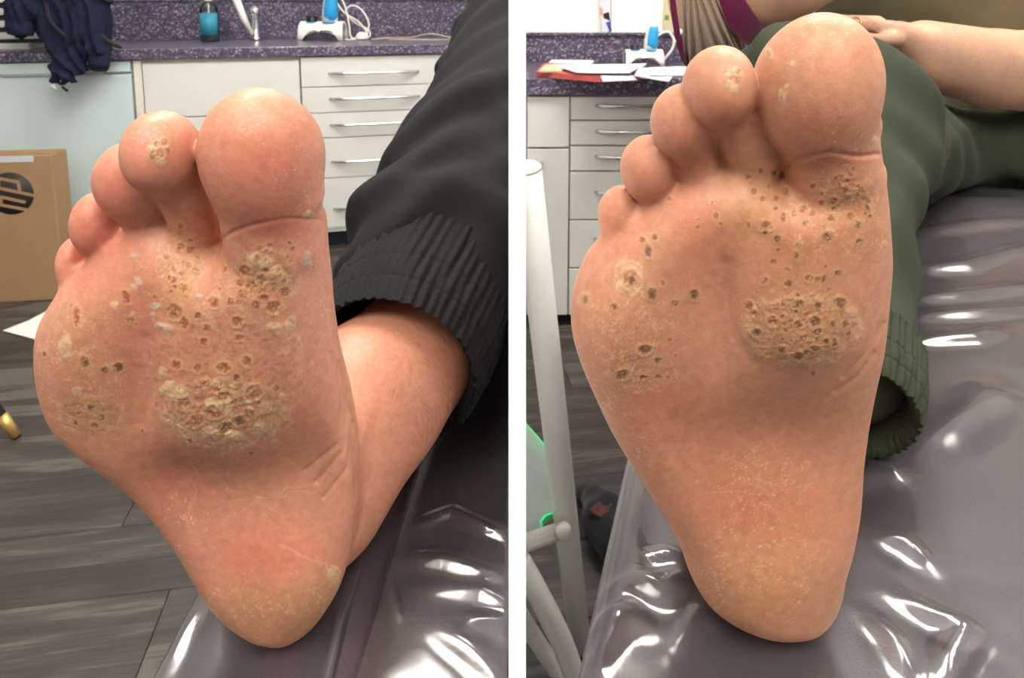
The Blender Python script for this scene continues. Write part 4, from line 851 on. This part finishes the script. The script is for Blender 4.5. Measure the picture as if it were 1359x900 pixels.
tl = blob('trouser_leg', [(cuffc+dirn*.095, W(588, 350, .52), .056, .070), (W(588, 350, .52), W(645, 235, .68), .072, .092), (W(645, 235, .68), W(708, 90, .92), .092, .108), (W(708, 90, .92), W(745, -60, 1.10), .108, .12)], .0042, M['trous'], person_l, .03, 3,
    lambda P: .0045*np.sin(P[1]*60+P[2]*70+3*np.sin(P[0]*40))*np.clip((.75-P[1])*4, 0, 1)+.004*np.sin(P[0]*55-P[2]*45+2*np.sin(P[1]*14))+.002*np.sin(P[1]*95-P[0]*60), post=clampx)
loft('gathered_cuff', [cuffc, cuffc+dirn*.016, cuffc+dirn*.034, cuffc+dirn*.056, cuffc+dirn*.085], [.0525, .0545, .0565, .0590, .0640], M['trous'], tl, 60, 420, cuff_disp, clampx, inner=7)['label'] = 'elastic gathered hem with stitched channels'
blob('pocket_flap', [(W(606, 92, 1.0), W(640, 40, 1.02), .030, .034), (W(640, 40, 1.02), W(672, 4, 1.05), .034, .034)], .006, M['trous'], tl, .02, 3, lambda P: .003*np.sin(P[1]*30+P[2]*90), post=clampx)
blob('shirt_hem', [(W(642, -2, 1.16), W(665, -30, 1.16), .032, .05), (W(655, 2, 1.16), W(700, -10, 1.17), .03, .06)], .006, M['teal_g'], person_l, .02, 3, lambda P: .003*np.sin(P[0]*60+P[2]*50), post=clampx)

Vh = []; Fh = []
hv = np.empty(len(body_l.data.vertices)*3, np.float32); body_l.data.vertices.foreach_get('co', hv); hv = hv.reshape(-1, 3).astype(float)
hn = np.empty(len(body_l.data.vertices)*3, np.float32); body_l.data.vertices.foreach_get('normal', hn); hn = hn.reshape(-1, 3).astype(float)
hx, hy = proj(hv); sel = np.where((hx > 500) & (hx < 600) & (hy > 430) & (hy < 580) & (hn[:, 1] < -.1) & (hv[:, 1] > .36))[0]
if len(sel):
    for i in RNG.choice(sel, min(90, len(sel)), replace=False):
        p = Vector(hv[i]); n_ = Vector(hn[i]); t_ = (Vector((-.3, -.3, -.6))+Vector(RNG.normal(0, .35, 3))); t_ = (t_-n_*t_.dot(n_)).normalized(); L = RNG.uniform(.004, .009)
        q = [p-n_*.0003, p+t_*L*.5+n_*.0022, p+t_*L+n_*.0028]; b_ = len(Vh); sd = t_.cross(n_).normalized()
        for v, r in zip(q, (.00007, .00006, .00002)):
            Vh += [tuple(v+sd*r), tuple(v-sd*r*.5+n_*r), tuple(v-sd*r*.5-n_*r)]
        for a in range(2):
            for k in range(3): Fh.append((b_+a*3+k, b_+a*3+(k+1) % 3, b_+a*3+3+(k+1) % 3, b_+a*3+3+k))
    tag(mkmesh('leg_hair', Vh, Fh, flat('dark_hair', (46, 34, 28), .5), person_l, True), kind='stuff')
# ================================================================== RIGHT BAY: worktop, cabinets
RY = 2.24; RT, RB = CAMH-RY*slope(104), CAMH-RY*slope(126)
def RXc(px, py, Y): return W(px, py, Y).x
XL, XR = .03, 2.7
wr = boxo('worktop', XL, XR, RY, 2.765, RB, RT, M['granite'], None, .004)
tag(wr, 'dark navy speckled worktop with papers and red folder, right of the partition', 'worktop')
zr = W(740, 47, 2.765).z
br = tag(boxo('backsplash', XL, XR, 2.767, 2.778, RT+.001, zr, M['granite']), 'dark navy speckled splashback behind the red folder and papers', 'splashback')
boxo('cap_strip', XL, XR, 2.752, 2.778, zr+.0005, zr+.012, M['granite'], br, .002)
FY = RY+.02
def rfront(nm, x0, x1, py0, py1, par):
    z1 = W(740, py0, FY).z; z0 = W(740, py1, FY).z
    return boxo(nm, x0+.0025, x1-.0025, FY, FY+.018, z0+.0025, z1-.0025, M['white'], par, .002), z0, z1
bz = W(740, 419, FY).z
xc0, xc1 = XL, RXc(756, 200, FY)
c = empty('base_cupboard', ((xc0+xc1)/2, 2.5, 0), 'white base cupboard with chrome handle behind the pale upright, right bay', 'cupboard')
boxo('body', xc0, xc1, FY+.019, 2.74, bz, RB-.002, M['gap'], c)
d_, z0, z1 = rfront('drawer', xc0, xc1, 127.5, 196.5, c)
rp = lambda x, y, z: Vector((x, FY+y, z))
d_, z0, z1 = rfront('door', xc0, xc1, 197, 419, c)
bow_handle(d_, rp, xc0+.0, RXc(719, 217, FY), W(710, 217, FY).z, .03, .009)
boxo('plinth', xc0, xc1, FY+.05, 2.7, 0, bz-.002, M['kick'], c)
xd1 = RXc(985, 200, FY)
c = empty('drawer_unit', ((xc1+xd1)/2, 2.5, 0), 'white unit of six narrow drawers behind the smaller toes, right of the partition', 'drawers')
boxo('body', xc1, xd1, FY+.019, 2.74, bz, RB-.002, M['gap'], c)
rws = [127.5, 160, 193.5, 227.5, 292, 356, 419]; hr_ = [141.5, 176, 210, 258, 320, 386]
for i in range(6):
    d_, z0, z1 = rfront('drawer', xc1, xd1, rws[i], rws[i+1], c)
    bow_handle(d_, rp, RXc(791, 142, FY), RXc(930, 142, FY), W(800, hr_[i], FY-.03).z, .03)
boxo('plinth', xc1, xd1, FY+.05, 2.7, 0, bz-.002, M['kick'], c)
c = empty('base_cupboard', ((xd1+XR)/2, 2.5, 0), 'white base cupboard hidden behind the big toe and green trousers', 'cupboard')
boxo('body', xd1+.001, XR, FY+.019, 2.74, bz, RB-.002, M['gap'], c); rfront('door', xd1, (xd1+XR)/2, 127.5, 419, c); rfront('door', (xd1+XR)/2, XR, 127.5, 419, c)
boxo('plinth', xd1+.001, XR, FY+.05, 2.7, 0, bz-.002, M['kick'], c)
# things on and above the right worktop
def on_r(px, py): return Wz(px, py, RT)
def sheet(nm, pxs, z0, th, m, par=None, curl=0.0):
    """a thin stack of paper whose outline is given on the worktop by four pixels"""
    q = [Wz(a, b, RT+z0) for a, b in pxs]; bm = bmesh.new(); n = 8; g = []
    for i in range(n+1):
        row = []
        for j in range(n+1):
            a, b = i/n, j/n; p = q[0]*(1-a)*(1-b)+q[1]*a*(1-b)+q[2]*a*b+q[3]*(1-a)*b
            row.append(bm.verts.new((p.x, p.y, RT+z0+curl*(a*a*.5+.3*math.sin(b*4)**2*a))))
        g.append(row)
    for i in range(n):
        for j in range(n): bm.faces.new((g[i][j], g[i+1][j], g[i+1][j+1], g[i][j+1]))
    o = link(nm, from_bm(bm), m, par); md = o.modifiers.new('t', 'SOLIDIFY'); md.thickness = th; md.offset = 1; return o
fo = empty('folder', on_r(770, 105), 'red card folder lying on the dark worktop beneath loose white papers', 'folder')
sheet('cover', [(712, 102), (798, 109.5), (795, 93), (722, 90)], .001, .018, M['red'], fo)
sheet('cover', [(798, 109.5), (850, 107.5), (838, 96), (795, 93)], .001, .016, M['red'], fo)
sheet('flap', [(800, 108.5), (846, 106.5), (838, 99), (797, 101)], .0185, .002, M['paperb'], fo)
tag(sheet('paper_stack', [(716, 96), (745, 96), (752, 88), (724, 87.5)], .0205, .006, M['buff'], None), 'small buff card on the red folder at its left end', 'paper')
tag(sheet('paper_sheet', [(764, 96.5), (836, 99.5), (858, 89), (734, 87)], .026, .004, M['paper'], None, .012), 'long white paper sheet spread over the red folder', 'paper')
tag(sheet('paper_sheet', [(842, 101), (888, 110), (900, 92), (848, 91)], .030, .003, M['paperb'], None, .004), 'bluish white paper overhanging the worktop edge beside the red folder', 'paper')
tag(sheet('paper_sheet', [(862, 100), (930, 101), (930, 90), (862, 91)], .038, .004, M['paper'], None, .004), 'white paper sheet in front of the cradle near the second toe', 'paper')
tag(sheet('paper_sheet', [(728, 87), (785, 88.5), (788, 84), (732, 83)], .001, .012, M['paper'], None), 'flat white paper pad behind the red folder by the splashback', 'paper')
psr = Wz(856, 88, RT); ksr = R_(1, psr)*.86
sc_r, LR = scanner(psr, ksr, 'white cradle with blue gripped handset behind the papers, right bay')
c2_ = empty('charging_lead', LR(40, .05, 0), 'white lead looping beside the cradle near the plum sleeve trim', 'cable')
cab('lead', [LR(16, .03, 40), LR(26, .03, 50), LR(38, .03, 52), LR(46, .03, 40), LR(44, .03, 26), LR(34, .03, 12), LR(28, .04, 1)], .0048, M['white_pl'], c2_)
cab('lead', [LR(46, .03, 36), LR(54, .04, 44), LR(60, .05, 58)], .0048, M['white_pl'], c2_)
# notices on the wall
YW = 2.776
def notice(px0, px1, py0, py1, m, label, nm='notice'):
    a = W(px0, py1, YW); b = W(px1, py0, YW); return tag(boxo(nm, a.x, b.x, YW-.003, YW, a.z, b.z, m), label, 'notice')
notice(690, 795, -160, 43, M['paper'], 'large plain white notice on the wall, left above the red folder')
n2 = notice(811, 878, -120, 46, M['paper'], 'white notice with faint printed lines on the wall above the blue handset')
for i, (a, b, y) in enumerate([(838, 850, 6), (836, 846, 10), (826, 842, 20), (828, 848, 24), (850, 864, 26), (832, 838, 30), (-1, -1, 0)]):
    if a < 0: continue
    p, q = W(a, y+.35, YW-.0032), W(b, y-.35, YW-.0032); boxo('text_line', p.x, q.x, YW-.0038, YW-.0031, p.z, q.z, M['ltgrey'], n2)
lf = empty('leaflet', W(803, 40, YW), 'narrow leaflet with black and blue strip hung between two white notices', 'leaflet')
def strip(nm, pts, m, off): 
    V = [W(a, b, YW-off) for a, b in pts]; n = len(V); V = V+[v+Vector((0, .0008, 0)) for v in V]
    return mkmesh(nm, [tuple(v) for v in V], [tuple(range(n)), tuple(range(2*n-1, n-1, -1))]+[(i, n+i, n+(i+1) % n, (i+1) % n) for i in range(n)], m, lf)
strip('sheet', [(799, 46), (811, 46), (809, -30), (794, -30)], M['paperb'], .0045); strip('picture', [(796, 20), (801, 22), (800, 12), (796, 8)], M['orange'], .0052)
strip('black_strip', [(801, 24), (810, 28), (808, 16), (801, 18)], M['black'], .0052); strip('blue_strip', [(804, 30), (809, 42), (812, 42), (810, 28)], M['blue'], .0052); strip('green_mark', [(805, 45), (811, 45), (811, 41), (807, 41)], M['leaf'], .0052)
n3 = notice(880, 935, -60, 46, M['buff'], 'cream notice with a small green mark beside the plum sleeve trim')
p, q = W(882, 27, YW-.0032), W(888, 20, YW-.0032); boxo('green_mark', p.x, q.x, YW-.0040, YW-.0031, p.z, q.z, M['leaf'], n3)
# ------------------------------------------------------------------ trolley with glass shelves
ty = empty('trolley', Wz(760, 845, 0), 'cream tubular trolley with green-edged glass shelf beside the couch, right bay', 'trolley')
pbm = W(770, 850, 1.07); pbm.z = .012; ptp = W(698, 224, .92)
pts_ = [pbm, pbm.lerp(ptp, .33), pbm.lerp(ptp, .66), ptp]
up = tube('upright', pts_, [.0185, .0195, .0205, .021], M['post'], ty, 20)
lathe('cap', ptp, [(.0212, -.001), (.0215, .002), (.017, .006)], M['cream'], up, 20, ptp-pbm)
bA = W(750, 704, .99); tube('cross_bar', [W(748, 703, 1.0), W(694, 722, .96)], .0125, M['post'], ty, 14)
lathe('end_plug', W(745, 703, .985), [(.0135, 0), (.0135, .008), (.009, .011)], M['post'], ty, 14, (.4, -.6, .1))
tube('curved_leg', spline([W(690, 745, .93), W(715, 790, .92), W(745, 850, .92), W(765, 905, .92), W(780, 940, .92)], 20), .0165, M['post'], ty, 16)
tube('lower_rail', spline([W(690, 815, .98), W(715, 855, .98), W(745, 900, .98), W(770, 940, .98)], 16), .013, M['post'], ty, 14)
def pane(corners, th=.006):
    n = len(corners); V = [tuple(v) for v in corners]+[tuple(v-Vector((0, 0, th))) for v in corners]
    Vg = [tuple(v-Vector((0, 0, .0003))) for v in corners]+[tuple(v-Vector((0, 0, th-.0003))) for v in corners]
    bm = bmesh.new(); vs = [bm.verts.new(v) for v in Vg]
    for f in [tuple(range(n)), tuple(range(2*n-1, n-1, -1))]+[(i, n+i, n+(i+1) % n, (i+1) % n) for i in range(n)]: bm.faces.new([vs[q] for q in f])
    bmesh.ops.recalc_face_normals(bm, faces=bm.faces); g_ = link('glass_shelf', from_bm(bm), M['glasss'], ty)
    e_ = mkmesh('shelf_edge', V, [(i, n+i, n+(i+1) % n, (i+1) % n) for i in range(n)], M['gedge'], g_); e_['label'] = 'bright green glass edge'; md = e_.modifiers.new('t', 'SOLIDIFY'); md.thickness = .004; md.offset = 0
    return g_
zs = W(716, 700, 1.0).z
sh = [Wz(733, 588, zs), Wz(640, 480, zs), Wz(600, 730, zs), Wz(706, 715, zs), Wz(722, 706, zs), Wz(720, 690, zs), Wz(732, 681, zs)]
sh = [Wz(733, 603, zs), Wz(697, 560, zs), Wz(697, 716, zs), Wz(716, 709, zs), Wz(719, 702, zs), Wz(718, 692, zs), Wz(724, 684, zs), Wz(738, 679, zs)]
sh = [v for v in sh if True]
for v in sh: v.x = max(v.x, .006)
pane(sh, .009)
# black trainer on the floor
ts = Wz(790, 735, 0); ka = R_(1, ts)
tn = empty('trainer', ts, 'black trainer with a faded red patch on the floor beside the couch', 'shoe')
def Tp(px, py, Y): return W(px, py, Y)
Yt = 1.2
blob('upper', [(Wz(822, 720, .05), Wz(806, 690, .055), .048, .046), (Wz(806, 690, .055), Wz(792, 668, .05), .046, .034), (Wz(775, 660, .03), Wz(782, 658, .035), .024, .026)], .008, M['shoe'], tn, .02, 3, lambda P: .003*np.sin(P[0]*80+P[1]*60))
blob('red_patch', [(Wz(800, 676, .094)+Vector((0, 0, -.002)), (.028, .022, .010))], .004, M['redp'], tn, .01, 2, lambda P: .004*np.sin(P[0]*240)*np.sin(P[1]*200))
strip2_ = [Wz(784, 678, .10), Wz(798, 674, .11), Wz(808, 668, .11), Wz(806, 664, .11), Wz(796, 666, .11), Wz(786, 672, .10)]
# ================================================================== RIGHT PERSON clothes, arms
tr_ = blob('trouser_leg', [(W(1115, 455, .46), W(1112, 330, .56), .050, .053), (W(1112, 330, .56), W(1112, 175, .76), .056, .094), (W(1112, 175, .76), W(1135, 190, .85), .094, .088), (W(1112, 175, .76), W(1058, 122, .80), .090, .080), (W(1135, 190, .85), W(1260, 205, 1.2), .085, .072), (W(1255, 198, 1.16), W(1450, 190, 1.2), .062, .074), (W(1340, 190, 1.4), W(1480, 170, 1.35), .10, .11)], .0055, M['green_t'], person_r, .028, 3,
    lambda P: .0035*np.sin(P[2]*55+P[0]*40+3*np.sin(P[1]*20))+.002*np.sin(P[0]*90-P[1]*70+2*np.sin(P[2]*30)))
cc_ = W(1113, 545, .418); dd_ = (W(1115, 400, .50)-cc_).normalized()
loft('gathered_cuff', [cc_, cc_+dd_*.014, cc_+dd_*.03, cc_+dd_*.05], [.0445, .047, .0485, .052], M['green_t'], tr_, 60, 360, cuff_disp, None, inner=7)['label'] = 'elastic gathered hem'
blob('shirt', [(W(1255, -60, 1.42), W(1300, 60, 1.45), .21, .20), (W(1120, -120, 1.35), W(1255, -60, 1.42), .13, .2), (W(1120, -60, 1.38), W(1255, -60, 1.42), .12, .2), (W(1500, -60, 1.42), W(1300, -60, 1.42), .16, .2)], .012, M['olive'], person_r, .05, 3, lambda P: .004*np.sin(P[0]*25+P[2]*30))
ss_ = [W(905, 2, .98), W(930, 4, .985), W(958, 2, .99), W(985, -8, .995), W(1010, -20, 1.0)]
def gat(s, ph): return .0028*np.sin(s*40+1.2*np.sin(ph*2))*(1-.5*np.cos(ph))
slv = loft('rolled_sleeve', [W(916, 2, 1.016), W(938, 1, 1.008), W(963, -7, .998)], [.094, .090, .084], M['taupe'], person_r, 90, 64, gat)
loft('sleeve_hem', [W(908, 4, 1.020), W(916, 3, 1.0165)], [.094, .0952], M['purple'], slv, 8, 64)['label'] = 'plum trim'
loft('sleeve_cuff', [W(962, -6, .998), W(974, -13, .992), W(986, -20, .987)], [.083, .079, .071], M['purple'], slv, 16, 64)['label'] = 'plum ribbed band'
def arm(nm, prims, hh, k=.012): return blob(nm, prims, hh, M['armskin'], person_r, k, 4)
M['armskin'] = skin('arm_skin', False, (186, 144, 118))
arm('forearm', [(W(975, -14, .99), W(1040, -28, .98), .062, .058), (W(1040, -28, .98), W(1130, -62, 1.0), .058, .047), (W(945, -4, 1.006), W(975, -14, .99), .062, .064)], .006)
hz_ = [(W(1440, 98, 1.14), W(1320, 92, 1.09), .070, .061), (W(1320, 92, 1.09), W(1225, 72, 1.04), .061, .050), (W(1225, 72, 1.04), W(1190, 48, 1.02), .042, .022), (W(1215, 60, 1.02), W(1180, 44, 1.0), .03, .016)]
hz_ += [(W(1185, 38, 1.0), W(1140, 33, .985), .0105, .0095), (W(1140, 33, .985), W(1100, 34, .97), .0095, .008)]
hz_ += [(W(1190, 52, .985), W(1152, 54, .96), .0105, .0095), (W(1152, 54, .96), W(1118, 62, .93), .0095, .008), (W(1165, 30, 1.02), W(1110, 26, 1.01), .0105, .0085)]
arm('forearm', hz_, .0038, .009)
lathe('ring', W(1136.5, 32.8, .984), [(.0102, -.0025), (.0112, -.002), (.0112, .002), (.0102, .0025)], M['gold'], person_r, 20, W(1140, 33, .985)-W(1100, 34, .97))
